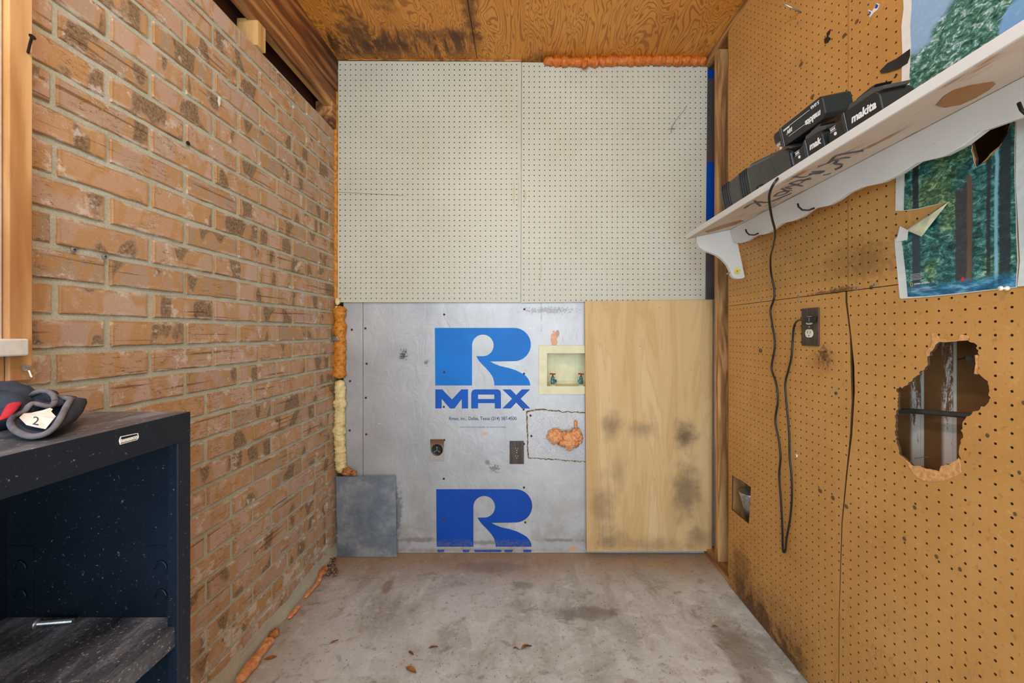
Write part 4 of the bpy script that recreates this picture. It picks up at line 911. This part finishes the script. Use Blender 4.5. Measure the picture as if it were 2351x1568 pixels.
# ---- things on the shelf; local frame x = towards camera along shelf, y = inward, z = up off the shelf
def SM(d, e, Y):
    p = S(d, e, Y); x = Vector((0,-1,0)); z = Vector((-st_, 0, ct)); y = z.cross(x)
    return Matrix(((x.x,y.x,z.x,p.x),(x.y,y.y,z.y,p.y),(x.z,y.z,z.z,p.z),(0,0,0,1)))
def front_text(txt, size, x, z, y, flip=False, shear=.25, xs=1, bold=.0):
    fx, fz = ((-1,0,0), (0,0,-1)) if flip else ((1,0,0), (0,0,1))
    return text_mb(txt, size, frame((x, y, z), fx, fz), .0003, shear, xs, bold)
def battery(Yfar, d, e, label, L=.125, flip=False, text=True, gauge=True, W=.066, H=.044, g=.034, tx=None, word='makita', ts=.021):
    """pack: body with sloped gauge end (far side), brand on the outward face, slide rail on top"""
    t_ = thing('battery_pack', label, 'battery', group='battery packs on the shelf', mat=SM(d, e, Yfar))
    def ex(poly, y0, y1): return MB().prism(poly, lambda a, b, k: (a, k, b), y0, y1)
    sg = (lambda z: z) if not flip else (lambda z: H+.0-z)
    body = [(g, sg(0.0)), (L-.006, sg(0)), (L, sg(.006)), (L, sg(H-.01)), (L-.008, sg(H)), (g+.004, sg(H)), (g, sg(H-.003))]
    obj('body', ex(body, 0, W), M['black'], t_, bevel=.006, local=True, bseg=3)
    cap_ = [(.0, sg(.006)), (.006, sg(0)), (g-.002, sg(0)), (g-.002, sg(H-.003)), (g-.012, sg(H-.004)), (.012, sg(H-.012)), (.0, sg(H*.55))]
    obj('end_cap', ex(cap_, .004, W-.004), M['black'], t_, bevel=.005, local=True, bseg=3)
    obj('rib', ex([(g-.006, sg(.001)), (g+.002, sg(.001)), (g+.002, sg(H+.001)), (g-.006, sg(H-.004))], -.002, W+.002), M['gloss'], t_, bevel=.0015, local=True)
    if not flip:
        obj('rail', ex([(L*.40, H), (L*.47, H+.011), (L*.85, H+.012), (L+.004, H+.003), (L, H-.002), (L*.40, H-.002)], .008, W-.008), M['greyp'], t_, bevel=.002, local=True)
        obj('latch', ex([(L*.52, H+.010), (L*.80, H+.011), (L*.86, H+.018), (L*.80, H+.019), (L*.54, H+.016)], .016, W-.016), M['gloss'], t_, bevel=.001, local=True)
    if gauge:
        gm = MB().box(.006, .022, .0025, .0042, sg(H*.60) if not flip else sg(H*.60), sg(H*.60)+.0)
        gb = MB()
        zc = H*.62 if not flip else H*.30
        gb.box(g*.2, g*.2+.016, .0032, .0041, zc+.0052, zc+.0058).box(g*.2, g*.2+.016, .0032, .0041, zc-.0034, zc-.0028)
        for i in range(4): gb.box(g*.2+.002+i*.0034, g*.2+.0032+i*.0034, .0032, .0041, zc-.001, zc+.0035)
        gb.lathe((g*.2+.012, .0041, zc-.010), (0,-1,0), [(.0036,0),(.0036,.0008)], 14)
        obj('charge_gauge', gb, M['wht'], t_, local=True, label='white gauge marks and button')
    if text:
        if flip:
            obj('printed_text', front_text('makita', .019, L-.033, H*.33, -.0012, True, .3, .95, .0005), M['wht'], t_, local=True)
            obj('printed_text', front_text('18V', .013, g+.030, H*.55, -.0012, True, .3, 1, .0003), M['wht'], t_, local=True)
            obj('printed_text', front_text('5.0Ah', .010, L-.020, H*.80, -.0012, True, .3, 1.1, 0), M['wht'], t_, local=True)
            obj('printed_stripe', MB().box(g+.008, L-.038, -.0013, -.0008, H*.76, H*.78).box(g+.008, g+.03, -.0013, -.0008, H*.70, H*.78).box(g+.022, L-.05, -.0013, -.0008, H*.32, H*.335), M['wht'], t_, local=True)
        else:
            obj('printed_text', front_text(word, ts, tx or g+.046, H*.50, -.0012, False, .3, 1.0, .0006), M['wht'], t_, local=True)
    return t_
battery(.872, .172, .0195, 'black battery pack with white lettering, nearest the camera on the white shelf', L=.136, H=.046, g=.056, tx=.098, ts=.021)
battery(.978, .176, .0195, 'black battery pack squeezed between the nearest pack and the long charger', L=.104, H=.044, g=.054, tx=.080, word='mak', ts=.020)
battery(1.052, .160, .087, 'black battery pack lying upside down on top of the long black charger', L=.178, flip=True, H=.050, g=.04)
battery(1.20, .078, .0195, 'black battery pack mostly hidden behind the long charger, only its top showing', L=.12, text=False, gauge=False, H=.100, W=.06)
# long ribbed charger / adapter housing
ch = thing('charger', 'long black charger with ribbed grey end lying on the far part of the shelf', 'charger', mat=SM(.168, .0195, 1.335))
exl = lambda poly, y0, y1: MB().prism(poly, lambda a, b, k: (a, k, b), y0, y1)
obj('ribbed_housing', exl([(0,.012),(.008,0),(.17,0),(.17,.082),(.12,.084),(.03,.080),(.008,.068),(0,.052)], 0, .085), M['greyp'], ch, bevel=.005, local=True)
obj('glossy_housing', exl([(.165,.004),(.18,0),(.34,0),(.352,.012),(.352,.05),(.335,.062),(.20,.080),(.178,.082),(.165,.078)], -.004, .082), M['gloss'], ch, bevel=.007, local=True, bseg=3)
obj('cover', exl([(.17,.078),(.34,.056),(.345,.060),(.33,.068),(.19,.088),(.17,.088)], .006, .074), M['greyp'], ch, bevel=.003, local=True)
for x0 in (.012, .024, .036, .048, .118, .129, .140, .151):
    obj('rib', exl([(x0,.002),(x0+.004,.002),(x0+.006,.062),(x0+.014,.082),(x0+.010,.083),(x0+.002,.064)], -.003, .01), M['black'], ch, bevel=.001, local=True)
obj('strain_relief', MB().lathe((.215, -.004, .008), (.2,-1,-.3), [(.008,0),(.008,.006),(.005,.012)], 10), M['black'], ch, local=True)
# loose plug lead at the far end with white wrapper
obj('cable_end', MB().tube([onX(1676,424,.70), onX(1668,427,.70), onX(1661,432,.70)], .003, 8), M['black'], smooth=True, label='short black wire end poking out behind the ribbed charger end', cat='wire')
obj('paper_tag', MB().tube([onX(1668,428,.698), onX(1663,434,.696), onX(1657,442,.696)], .005, 8, flat=.25), M['wht'], smooth=True, label='small white tag on the wire at the far end of the shelf', cat='tag')
# cord: from charger over the shelf edge, down the wall and back up to the outlet plug
def cp(u, v, X): return onX(u, v, X)
cpts = [(1803,399,.70),(1792,404,.66),(1778,420,.640),(1768,440,.640),(1766,462,.65),(1772,500,.68),(1779,530,.72),(1776,560,.77),(1769,590,.82),(1770,625,.86),(1777,660,.876),(1777,685,.878),(1769,712,.878),(1773,745,.878),(1779,790,.878),(1773,830,.878),(1772,850,.878),(1782,880,.878),(1786,920,.878),(1780,965,.878),(1788,1010,.878),(1792,1050,.878),(1789,1090,.878),(1793,1150,.878),(1796,1210,.878),(1797,1258,.878),(1799,1268,.878),(1803,1262,.878),(1806,1235,.878),(1814,1190,.878),(1818,1140,.878),(1817,1090,.878),(1813,1050,.878),(1812,1000,.878),(1809,960,.878),(1805,920,.878),(1803,880,.878),(1810,850,.878),(1817,820,.878),(1820,780,.878),(1823,750,.874),(1830,737,.866),(1842,734,.857),(1850,733.5,.857)]
raw = [cp(*q) for q in cpts]; sm_ = []
for i in range(len(raw)-1):
    a = raw[max(i-1,0)]; b = raw[i]; c_ = raw[i+1]; d = raw[min(i+2,len(raw)-1)]
    for t_ in np.linspace(0, 1, 6)[:-1]: sm_.append(.5*((2*b)+(c_-a)*t_+(2*a-5*b+4*c_-d)*t_**2+(3*b-a-3*c_+d)*t_**3))
sm_.append(raw[-1])
crd = thing('power_cord', 'black power cord hanging in a long loop from the shelf to the outlet', 'cord', raw[26])
obj('wire', MB().tube(sm_, .0032, 8), M['cord'], crd, smooth=True)
pc = onX(1862, 734, .868)
obj('plug', MB().box(.853, .8785, pc.y-.010, pc.y+.016, pc.z-.009, pc.z+.009), M['black'], crd, bevel=.003)

# ================================================================== POSTERS, SCRAPS
fpo = lambda off: (lambda a, b, k: Vector((RX-off+k, a, b)))
po = thing('poster', 'poster of blue sky and green pine branches pinned above the white shelf', 'poster', (RX, .6, 1.42))
uo = [(.36, 1.56), (RW(2071,120)[0], 1.56)]+[RW(u, v) for u, v in ((2071,200),(2073,120),(2071,60),(2076,20),(2074,-40))]+[(.932, 2.12), (.36, 2.12)]
obj('sheet', plate(uo, [], fpo(.0016), .0008), plain('poster_paper', (232,232,228), .5, nz=.02), po)
ui = [(.36, 1.575), (RW(2092,150)[0], 1.575)]+[RW(u, v) for u, v in ((2090,180),(2094,110),(2092,60),(2095,20),(2095,-40))]+[(.905, 2.10), (.36, 2.10)]
obj('printed_picture', plate(ui, [], fpo(.0021), .0004), M['forest1'], po)
pl2 = thing('poster', 'torn redwood forest poster with a folded corner, pinned below the white shelf', 'poster', onX(2200, 680, RX))
lo_ = [(2063,360),(2058,420),(2057,484),(2080,484),(2110,480),(2145,472),(2178,463),(2140,490),(2085,527),(2060,545),(2055,550),(2058,590),(2063,640),(2067,683),(2070,686),(2130,682),(2200,675),(2270,667),(2336,660),(2340,600),(2337,540),(2336,480),(2333,420),(2333,340),(2335,270),(2200,250),(2066,300)]
hl = rough([RW(*p) for p in ((2230,330),(2222,300),(2258,268),(2328,260),(2318,302),(2302,334),(2262,372),(2242,386),(2236,360))], .006, .003, 11)
obj('sheet', plate([RW(*p) for p in lo_], [hl], fpo(.0016), .0008), plain('poster_paper_2', (214,220,218), .5, nz=.03), pl2)
li = [(2080,372),(2078,440),(2077,483),(2110,478.5),(2145,470.5),(2177,463),(2140,490),(2090,530),(2072,552),(2077,590),(2082,635),(2086,681.5),(2130,680),(2200,673),(2270,665),(2334,659),(2338,600),(2335,540),(2334,480),(2331,420),(2331,340),(2333,272),(2200,252),(2082,300)]
obj('printed_picture', plate([RW(*p) for p in li], [rough([RW(*p) for p in ((2230,330),(2222,300),(2258,268),(2328,260),(2318,302),(2302,334),(2262,372),(2242,386),(2236,360))], .006, .003, 11)], fpo(.0021), .0004), M['forest2'], pl2)
fc = [onX(u, v, RX-o) for u, v, o in ((2178,463,.003),(2140,490,.008),(2085,530,.009),(2115,543,.012))]
fold = MB().add(fc+[q+Vector((.0006,0,0)) for q in fc], [(0,1,2,3),(7,6,5,4),(0,3,7,4),(1,0,4,5),(2,1,5,6),(3,2,6,7)])
obj('folded_corner', fold, plain('yellowed_paper_back', (206,206,172), .7, nz=.1, nsc=40), pl2)
fc = [onX(u, v, RX-o) for u, v, o in ((2066,519,.006),(2085,529,.009),(2082,551,.006),(2057,556,.003))]
obj('folded_corner', MB().add(fc+[q+Vector((.0006,0,0)) for q in fc], [(0,1,2,3),(7,6,5,4),(0,3,7,4),(1,0,4,5),(2,1,5,6),(3,2,6,7)]), M['wht'], pl2, label='white border of the folded corner')
q = onX(2095, 653, RX-.0026); q2 = onX(2140, 648, RX-.0026); ex_ = (q2-q).normalized()
nr = MB()
for a, b, c2, d in ((-1,1,-2,-1.6),(-1,1,1.6,2),(-1,-.75,-2,2),(.75,1,-2,2)):
    nr.prism([(a,c2),(b,c2),(b,d),(a,d)], lambda x, y, k: onX(2092.5+x*2.6, 653+y*1.9, RX-.0026)+Vector((k,0,0)), 0, .0003)
obj('printed_frame', nr, plain('yellow_print', (232,200,50), .5, nz=.03), pl2, label='small yellow rectangle emblem')
obj('printed_text', text_mb('NATIONAL GEOGRAPHIC', .0042, frame(onX(2116,650.5,RX-.0026), ex_, (0,0,1)), .0001, xs=.72), M['wht'], pl2)
tl = MB()
for i in range(5):
    tl.tube([onX(2090,631+i*3.3,RX-.0026), onX(2122-(i==4)*6,626+i*3.3,RX-.0026)], .00035, 4)
for i in range(3):
    tl.tube([onX(2092,663+i*3.2,RX-.0026), onX(2150-(i%2)*10,657.5+i*3.2,RX-.0026)], .0002, 4)
obj('printed_text', tl, M['wht'], pl2, label='lines of tiny white caption text')
obj('printed_figure', MB().prism([(0,0),(3,-4),(5,-9),(8,-4),(10,-5),(8,0),(6,2)], lambda x, y, k: onX(2205+x, 644+y, RX-.0026)+Vector((k,0,0)), 0, .0003), M['redc'], pl2, label='tiny red figure among the trees')
obj('push_pin', MB().lathe(onX(2314,662,RX-.001), (-1,0,0), [(.004,0),(.0045,.003),(.002,.006),(.002,.011),(.0045,.013),(.004,.015)], 12), M['ivory'], smooth=True, label='whitish push pin holding the bottom of the torn forest poster', cat='push pin')
p3 = [(2338,268),(2336,420),(2340,480),(2343,540),(2346,600),(2340,658),(2420,650),(2420,200)]
obj('poster', plate([RW(*p) for p in p3], [], fpo(.0034), .0008), plain('poster_paper_3', (206,214,212), .5, nz=.03), label='white poster border at the right edge of the photo beside the torn forest poster', cat='poster')
obj('paper_scrap', plate([RW(*p) for p in ((2022,163),(2040,145),(2060,135),(2092,112),(2092,128),(2086,145),(2065,158),(2040,166),(2026,168))], [], fpo(.0030), .0006), plain('black_film', (34,34,38), .25, nz=.2), label='long black torn scrap stuck across the edge of the pine poster', cat='scrap')
obj('paper_scrap', plate([RW(*p) for p in ((2053,178),(2058,172),(2062,170),(2057,178),(2054,180))], [], fpo(.0012), .0006), M['dark'], label='tiny black scrap under the long torn scrap', cat='scrap')
bs = thing('sticker_scrap', 'torn white and blue sticker scrap on the upper tan pegboard', 'sticker', onX(2007, 38, RX))
obj('backing', plate([RW(*p) for p in ((1994,22),(2003,26),(2010,14),(2014,7),(2020,10),(2016,22),(2006,30),(1998,40))], [], fpo(.0012), .0005), M['wht'], bs)
obj('blue_print', plate([RW(*p) for p in ((1996,25),(2001,28),(1998,36))], [], fpo(.0016), .0003), M['ink3'], bs)
obj('blue_print', plate([RW(*p) for p in ((2013,9),(2018,12),(2015,19),(2009,19))], [], fpo(.0016), .0003), M['ink3'], bs)
nl = thing('nail', 'long grey nail driven into the upper tan pegboard near the ceiling', 'nail', onX(1839, 28, RX))
obj('shank', MB().tube([onX(1839,28,RX+.002), onX(1799,9,RX-.055)], .0022, 8), M['steel'], nl, smooth=True)
e_ = (onX(1799,9,RX-.055)-onX(1839,28,RX)).normalized()
obj('head', MB().lathe(onX(1799,9,RX-.055), e_, [(.0045,0),(.0045,.0012)], 10), M['steel'], nl)
for (u, v, lb) in ((1746,563,'grey screw in the tan pegboard below the shelf bracket, upper one'),(1748,594,'grey screw in the tan pegboard below the shelf bracket, lower one'),(1748,688,'grey screw just above the pegboard seam left of the cord'),(1746,715,'grey screw just below the pegboard seam left of the cord'),
                   (1834,680,'grey screw above the seam right of the cord'),(1834,690,'grey screw on the seam right of the cord'),(1968,662,'dark screw on the seam near the torn poster'),(2009,654,'dark screw on the seam beside the torn poster'),(1833,53,'bright screw below the long nail near the ceiling')):
    screw(onX(u, v, RX), (-1,0,0), .0045, M['steel'], lb, 'screws in the tan pegboard')
screw(onX(1920, 903, RX), (-1,0,0), .0045, plain('blue_anchor', (30,84,110), .4), 'small blue anchor in the tan pegboard left of the broken hole', name='wall_anchor')
screw(onX(1829, 1046, RX), (-1,0,0), .005, M['ivory'], 'white anchor in the tan pegboard right of the hanging cord loop', name='wall_anchor')

# ================================================================== BRICK WALL BITS
def onL(u, v, x=LX): return onX(u, v, x)
for (u, v, lb) in ((168,573,'bright silver screw pair in the mortar, left one'),(239,589,'bright silver screw pair in the mortar, right one'),(431,329,'dark screw in a mortar joint high on the brick wall')):
    p = onL(u, v, LX+.002); screw(p, (1,0,0), .006, M['steel'] if v > 400 else M['dark'], lb)
obj('paint_fleck', plate([(onL(u,v).y, onL(u,v).z) for u, v in ((499,219),(504,224),(503,240),(500,245),(497,232))], [], lambda a, b, k: Vector((LX+.003+k, a, b)), .0006), M['wht'], label='small white paint fleck high on the brick wall', cat='paint fleck')
obj('nail', MB().tube([onX(64,122,-.884), onX(69,100,-.872), onX(73,86,-.862)], .002, 6).lathe(onX(74,85,-.861), (1,-.2,.3), [(.005,0),(.005,.001)], 8), M['dark'], label='bent dark nail in the wooden window trim', cat='nail')
obj('nail', MB().tube([onX(64,846,-.884), onX(66,852,-.874), onX(72,867,-.868)], .0022, 6).lathe(onX(60,845,-.880), (1,-.3,0), [(.006,0),(.006,.002)], 8), M['steel'], label='bent nail at the lower end of the window trim', cat='nail')
# foam along foot of the brick wall
def fl_(u, v, z=.012): return onZ(u, v, z)
bead([fl_(545,1568), fl_(575,1530), fl_(605,1490), fl_(622,1465)], .017, .005, 21, M['foam_p'], 'smooth orange foam bead at the foot of the brick wall, nearest the camera', per=.2, lump=.1, name='foam_bead', flat=.8)
bead([fl_(622,1462), fl_(638,1444)], .018, .004, 24, M['foam_d'], 'dirty foam piece at the foot of the brick wall beyond the smooth orange bead', per=.03, lump=.4, flat=.8)
bead([fl_(662,1420,.008), fl_(688,1390,.008)], .010, .004, 31, M['foam_p'], 'short pinkish foam piece midway along the foot of the brick wall', per=.04, lump=.3, flat=.7)
bead([fl_(700,1372,.008), fl_(728,1340,.008), fl_(738,1318,.010)], .009, .004, 33, M['foam_p'], 'thin orange foam strand at the foot of the brick wall toward the corner', per=.06, lump=.3, flat=.8)
bead([fl_(735,1322,.012), fl_(748,1302,.014)], .017, .004, 35, M['foam_d'], 'lumpy orange foam end near the far corner of the brick wall', per=.04, lump=.3, flat=.7)
cl = MB(); rr = random.Random(5)
for i in range(60):
    p = fl_(rr.uniform(748,772), rr.uniform(1284,1326), 0); s = rr.uniform(.003, .009); cl.blob((p.x, p.y, s*.7+rr.uniform(0,.012)), (s, s, s*.8), 1, .6, 2, i)
obj('debris_pile', cl, M['debris'], label='small pile of gritty debris in the corner by the grey metal sheet', cat='debris', kind='stuff')
# ================================================================== LEAVES
def leaf(u, v, L, W, rot, mat, label, curl=.25):
    o = onZ(u, v, .0); vs = []; n = 9; m = 4
    for i in range(n+1):
        t_ = i/n; w_ = W/2*math.sin(PI*min(1, t_*1.02+.01))**.8
        for j in range(-m, m+1):
            x = (t_-.5)*L; y = w_*j/m; z = .0012+abs(j/m)**2*w_*curl*1.6+.006*curl*math.sin(t_*5+j*.3)+.004*curl
            X = x*math.cos(rot)-y*math.sin(rot); Y_ = x*math.sin(rot)+y*math.cos(rot); vs.append((o.x+X, o.y+Y_, max(z, .0008)))
    k = 2*m+1; fs = [(i*k+j, i*k+j+1, (i+1)*k+j+1, (i+1)*k+j) for i in range(n) for j in range(2*m)]
    mb = MB().add(vs, fs); N = len(vs); mb.add([(a, b, c2+.0005) for a, b, c2 in vs], [f[::-1] for f in fs])
    mb.tube([(o.x-math.cos(rot)*L*.62, o.y-math.sin(rot)*L*.62, .002), (o.x-math.cos(rot)*L*.48, o.y-math.sin(rot)*L*.48, .003)], .0006, 5)
    obj('dry_leaf', mb, mat, smooth=True, label=label, cat='leaf', group='dry leaves on the floor')
leaf(622, 1511, .036, .017, .35, M['leaf'], 'tan oval leaf on the floor beside the orange foam bead', .1)
leaf(768, 1474, .028, .009, .7, M['leaf'], 'small curled orange leaf on the left part of the floor')
leaf(944, 1540, .044, .020, -.5, M['leaf'], 'brown leaf on the floor nearest the bottom of the photo')
leaf(944, 1501, .024, .010, -.6, M['leaf2'], 'small dark leaf above the bottom brown leaf')
leaf(996, 1487, .030, .010, .2, M['leaf2'], 'small flat brown leaf on the middle of the floor')
leaf(1209, 1488, .040, .015, .4, M['leaf2'], 'curled dark leaf on the floor, middle right, first of a close pair', .5)
leaf(1186, 1491, .022, .008, -.3, M['leaf2'], 'tiny leaf touching the curled dark leaf', .4)
leaf(1642, 1440, .022, .009, .1, M['leaf'], 'small curled leaf on the floor near the tan pegboard', .4)

# ================================================================== BLACK METAL SHELF UNIT
fy, fxx, bxx_, tz, ny = .697, -.579, -.897, .95, -.25
cb = thing('metal_shelf_unit', 'low black metal open shelf unit with scuffed top against the brick wall', 'shelf unit', (-.74, .22, 0))
obj('top', MB().box(bxx_, fxx-.0015, ny, fy, tz-.003, tz), M['dusty'], cb, bevel=.001)
obj('header', MB().box(fxx-.0015, fxx, ny, fy, tz-.048, tz), M['enamel'], cb, bevel=.0006)
obj('end_panel', MB().box(bxx_, fxx-.002, fy-.0015, fy, 0, tz-.003), M['enamel'], cb)
obj('end_panel', MB().box(bxx_, fxx-.002, ny, ny+.0015, 0, tz-.003), M['enamel'], cb)
obj('back_panel', MB().box(bxx_-.0015, bxx_, ny, fy, 0, tz-.001), M['enamel'], cb)
obj('post', MB().box(fxx-.0015, fxx, fy-.025, fy, 0, tz-.048).box(fxx-.018, fxx-.0015, fy-.025, fy-.0235, 0, tz-.048), M['enamel'], cb, bevel=.0006)
obj('post', MB().box(fxx-.0015, fxx, ny, ny+.025, 0, tz-.048), M['enamel'], cb, bevel=.0006)
for z, lb in ((.593, 'upper shelf, dusty'), (.25, 'lower shelf'), (.06, 'bottom shelf')):
    obj('shelf', MB().box(bxx_+.001, fxx-.006, ny+.002, fy-.002, z-.0015, z).box(fxx-.0075, fxx-.006, ny+.002, fy-.002, z-.034, z-.0015), M['dusty'], cb, label=lb, bevel=.0005)
YI = fy-.0016
for (u0, u1, lb) in ((18, 77, 'slotted bracket plate at the back'), (341, 403, 'slotted bracket plate at the front')):
    a = (u0-CX)/F*YI; b = (u1-CX)/F*YI; z1 = EYE-(1252-CY)/F*YI
    bpt = obj('bracket_plate', MB().box(a, b, YI-.0012, YI, .594, z1), M['enamel'], cb, label=lb, bevel=.0004)
    for v in (1297, 1362):
        cx_ = (a+b)/2+(.002 if u0 < 100 else .0); zc = EYE-(v-CY)/F*YI
        arc = [Vector((cx_+.0105*math.cos(t_), YI-.003, zc-.006+.014*math.sin(t_))) for t_ in np.linspace(0, PI, 10)]
        obj('tab', MB().tube(arc, .0016, 6), M['enamel'], bpt, smooth=True)
obj('badge', MB().tube([onX(u, v, fxx+.0006) for u, v in ((277,1003),(300,998),(316,995),(318,1003),(315,1009),(297,1014),(276,1020),(274,1012),(277,1003))], .0006, 6), M['wht'], cb, label='white outline of the maker badge')
q = onX(296, 1007.5, fxx+.001); q2 = onX(310, 1005, fxx+.001)
obj('badge_text', text_mb('tennsco', .0082, frame(q, (0,1,0), (0,0,1)), .0003, .1, 1.0, .0004), M['wht'], cb)
# bolt lying on the upper shelf
bo = thing('bolt', 'long silver bolt lying on the upper shelf of the black metal unit', 'bolt', onZ(90, 1418, .593))
b0, b1 = P(88, 1409, .672), P(168, 1413, .680); b0.z = .5985; b1.z = .5975
obj('head', MB().lathe(b0-(b1-b0).normalized()*.005, b1-b0, [(.003,0),(.0085,.002),(.0085,.005)], 12), M['steel'], bo, smooth=True)
obj('shank', MB().tube([b0.lerp(b1, i/60) for i in range(61)], [.0037+.0004*(i % 2) for i in range(61)], 10), M['steel'], bo)
# ---- work glove / cloth cuff on top of the unit
gl = thing('work_glove', 'dark navy work glove with grey piping and white tag in its open cuff', 'glove', (-.72, .55, tz))
def gp(x, y, Y): return P(x/7.837, 850+y/7.837, Y)
loop_ = [(985,575,.585),(940,640,.575),(860,650,.570),(740,625,.565),(600,600,.560),(520,640,.555),(440,740,.550),(330,790,.545),(230,850,.540),(190,960,.532),(250,1060,.522),(360,1130,.515),(500,1185,.510),(640,1190,.508),(800,1150,.510),(940,1060,.516),(1040,940,.525),(1120,800,.540),(1190,660,.560),(1262,530,.585),(1215,505,.60),(1100,490,.605),(990,480,.60)]
lp = [gp(*q) for q in loop_]
for q in lp: q.z = max(q.z, tz+.006)
def smooth_loop(pts, k=4):
    out = []; n = len(pts)
    for i in range(n):
        a, b, c2, d = pts[(i-1) % n], pts[i], pts[(i+1) % n], pts[(i+2) % n]
        for t_ in np.linspace(0, 1, k+1)[:-1]: out.append(.5*((2*b)+(c2-a)*t_+(2*a-5*b+4*c2-d)*t_**2+(3*b-a-3*c2+d)*t_**3))
    return out
sl2 = smooth_loop(lp); 
obj('piping', MB().tube(sl2+[sl2[0]], .0040, 8, cap=False, flat=.8), M['piping'], gl, smooth=True)
cen = sum(sl2, Vector())/len(sl2); N = len(sl2)
deep = cen+Vector((-.02, .06, .0)); deep.z = tz+.022
lv = [sl2]
for t_, s in ((.35, .96), (.7, .8), (1, .45)):
    lv.append([(deep.lerp(cen, 1-t_)+(q-cen)*s) for q in sl2])
for l_ in lv:
    for q in l_: q.z = max(q.z, tz+.002)
cu = MB(); 
for l_ in lv: cu.v += [tuple(q) for q in l_]
for j in range(3):
    for i in range(N): cu.f.append((j*N+i, j*N+(i+1) % N, (j+1)*N+(i+1) % N, (j+1)*N+i))
cu.f.append(tuple(range(3*N, 4*N)))
o_ = obj('cuff', cu, M['navy'], gl, smooth=True)
sol = o_.modifiers.new('th', 'SOLIDIFY'); sol.thickness = .002
bdy = MB()
for (x, y, Y, rx, ry, rz, sd) in ((-60,1060,.575,.040,.030,.028,1),(-330,1000,.56,.055,.04,.03,2),(790,540,.615,.016,.018,.016,3),(500,640,.605,.03,.022,.014,4)):
    q = gp(x, y, Y); q.z = max(q.z, tz+rz*.9); bdy.blob(q, (rx, ry, rz), 3, .18, 1, sd)
obj('body', bdy, M['navy'], gl, smooth=True)
obj('piping', MB().tube([gp(*q) for q in ((560,460,.60),(640,400,.60),(760,372,.60),(880,385,.597),(960,450,.594),(990,540,.59),(975,600,.587))], .0036, 8), M['piping'], gl, smooth=True)
tg = [gp(*q) for q in ((345,850,.535),(430,775,.545),(560,765,.55),(760,720,.555),(900,675,.56),(950,700,.56),(920,740,.555),(1005,830,.548),(960,880,.54),(820,1055,.525),(640,1020,.524),(470,980,.525))]
cen2 = sum(tg, Vector())/len(tg)
tgm = MB().add(tg+[cen2+Vector((0,-.002,.001))], [(i, (i+1) % len(tg), len(tg)) for i in range(len(tg))]); 
o_ = obj('size_tag', tgm, M['paper'], gl, label='crumpled white tag'); o_.modifiers.new('th', 'SOLIDIFY').thickness = .0006
cc = gp(745, 900, .530); obj('tag_print', text_mb('2', .016, frame(cc+Vector((.0,-.006,.0)), (.9,.15,-.2), (-.25,.35,.9)), .0002), M['navy'], o_ if False else gl)
gr = obj('lining', MB().tube([gp(*q) for q in ((-40,900,.50),(80,850,.51),(180,720,.535),(260,610,.56),(400,560,.58))], [.002,.004,.006,.007,.004], 8, flat=.5), M['redc'], gl, smooth=True, label='red cloth lining strip')
obj('trim_strip', MB().tube([gp(*q) for q in ((90,530,.58),(250,500,.59),(420,485,.60)) ], .0035, 8, flat=.5), M['yel'], gl, smooth=True, label='yellow strip')
gl2 = thing('work_glove', 'second dark glove at the left edge of the photo, behind the tagged one', 'glove', (-.86, .60, tz))
obj('body', MB().blob(Vector((-.805,.62,tz+.030)), (.045,.03,.030), 3, .15, 1, 4).blob(Vector((-.745,.635,tz+.018)), (.03,.02,.018), 3, .15, 1, 9), M['navy'], gl2, smooth=True)
obj('piping', MB().tube([gp(*q) for q in ((0,330,.62),(50,400,.615),(75,500,.61),(70,600,.60),(20,650,.60))], .004, 8), M['piping'], gl2, smooth=True)

# ================================================================== ASSUMED CEILING LAMP (unseen above the camera, lights the room)
cl_ = thing('assumed_ceiling_lamp', 'assumed bare bulb in a white ceiling holder, unseen above the camera', 'lamp', (-.12, .12, CEIL-.05))
obj('holder', MB().lathe((-.12,.12,CEIL), (0,0,-1), [(.05,0),(.05,.012),(.03,.03),(.022,.05)], 20), M['white'], cl_, smooth=True)
obj('bulb', MB().blob((-.12,.12,CEIL-.078), (.028,.028,.032), 3, 0), M['bulb'], cl_, smooth=True)
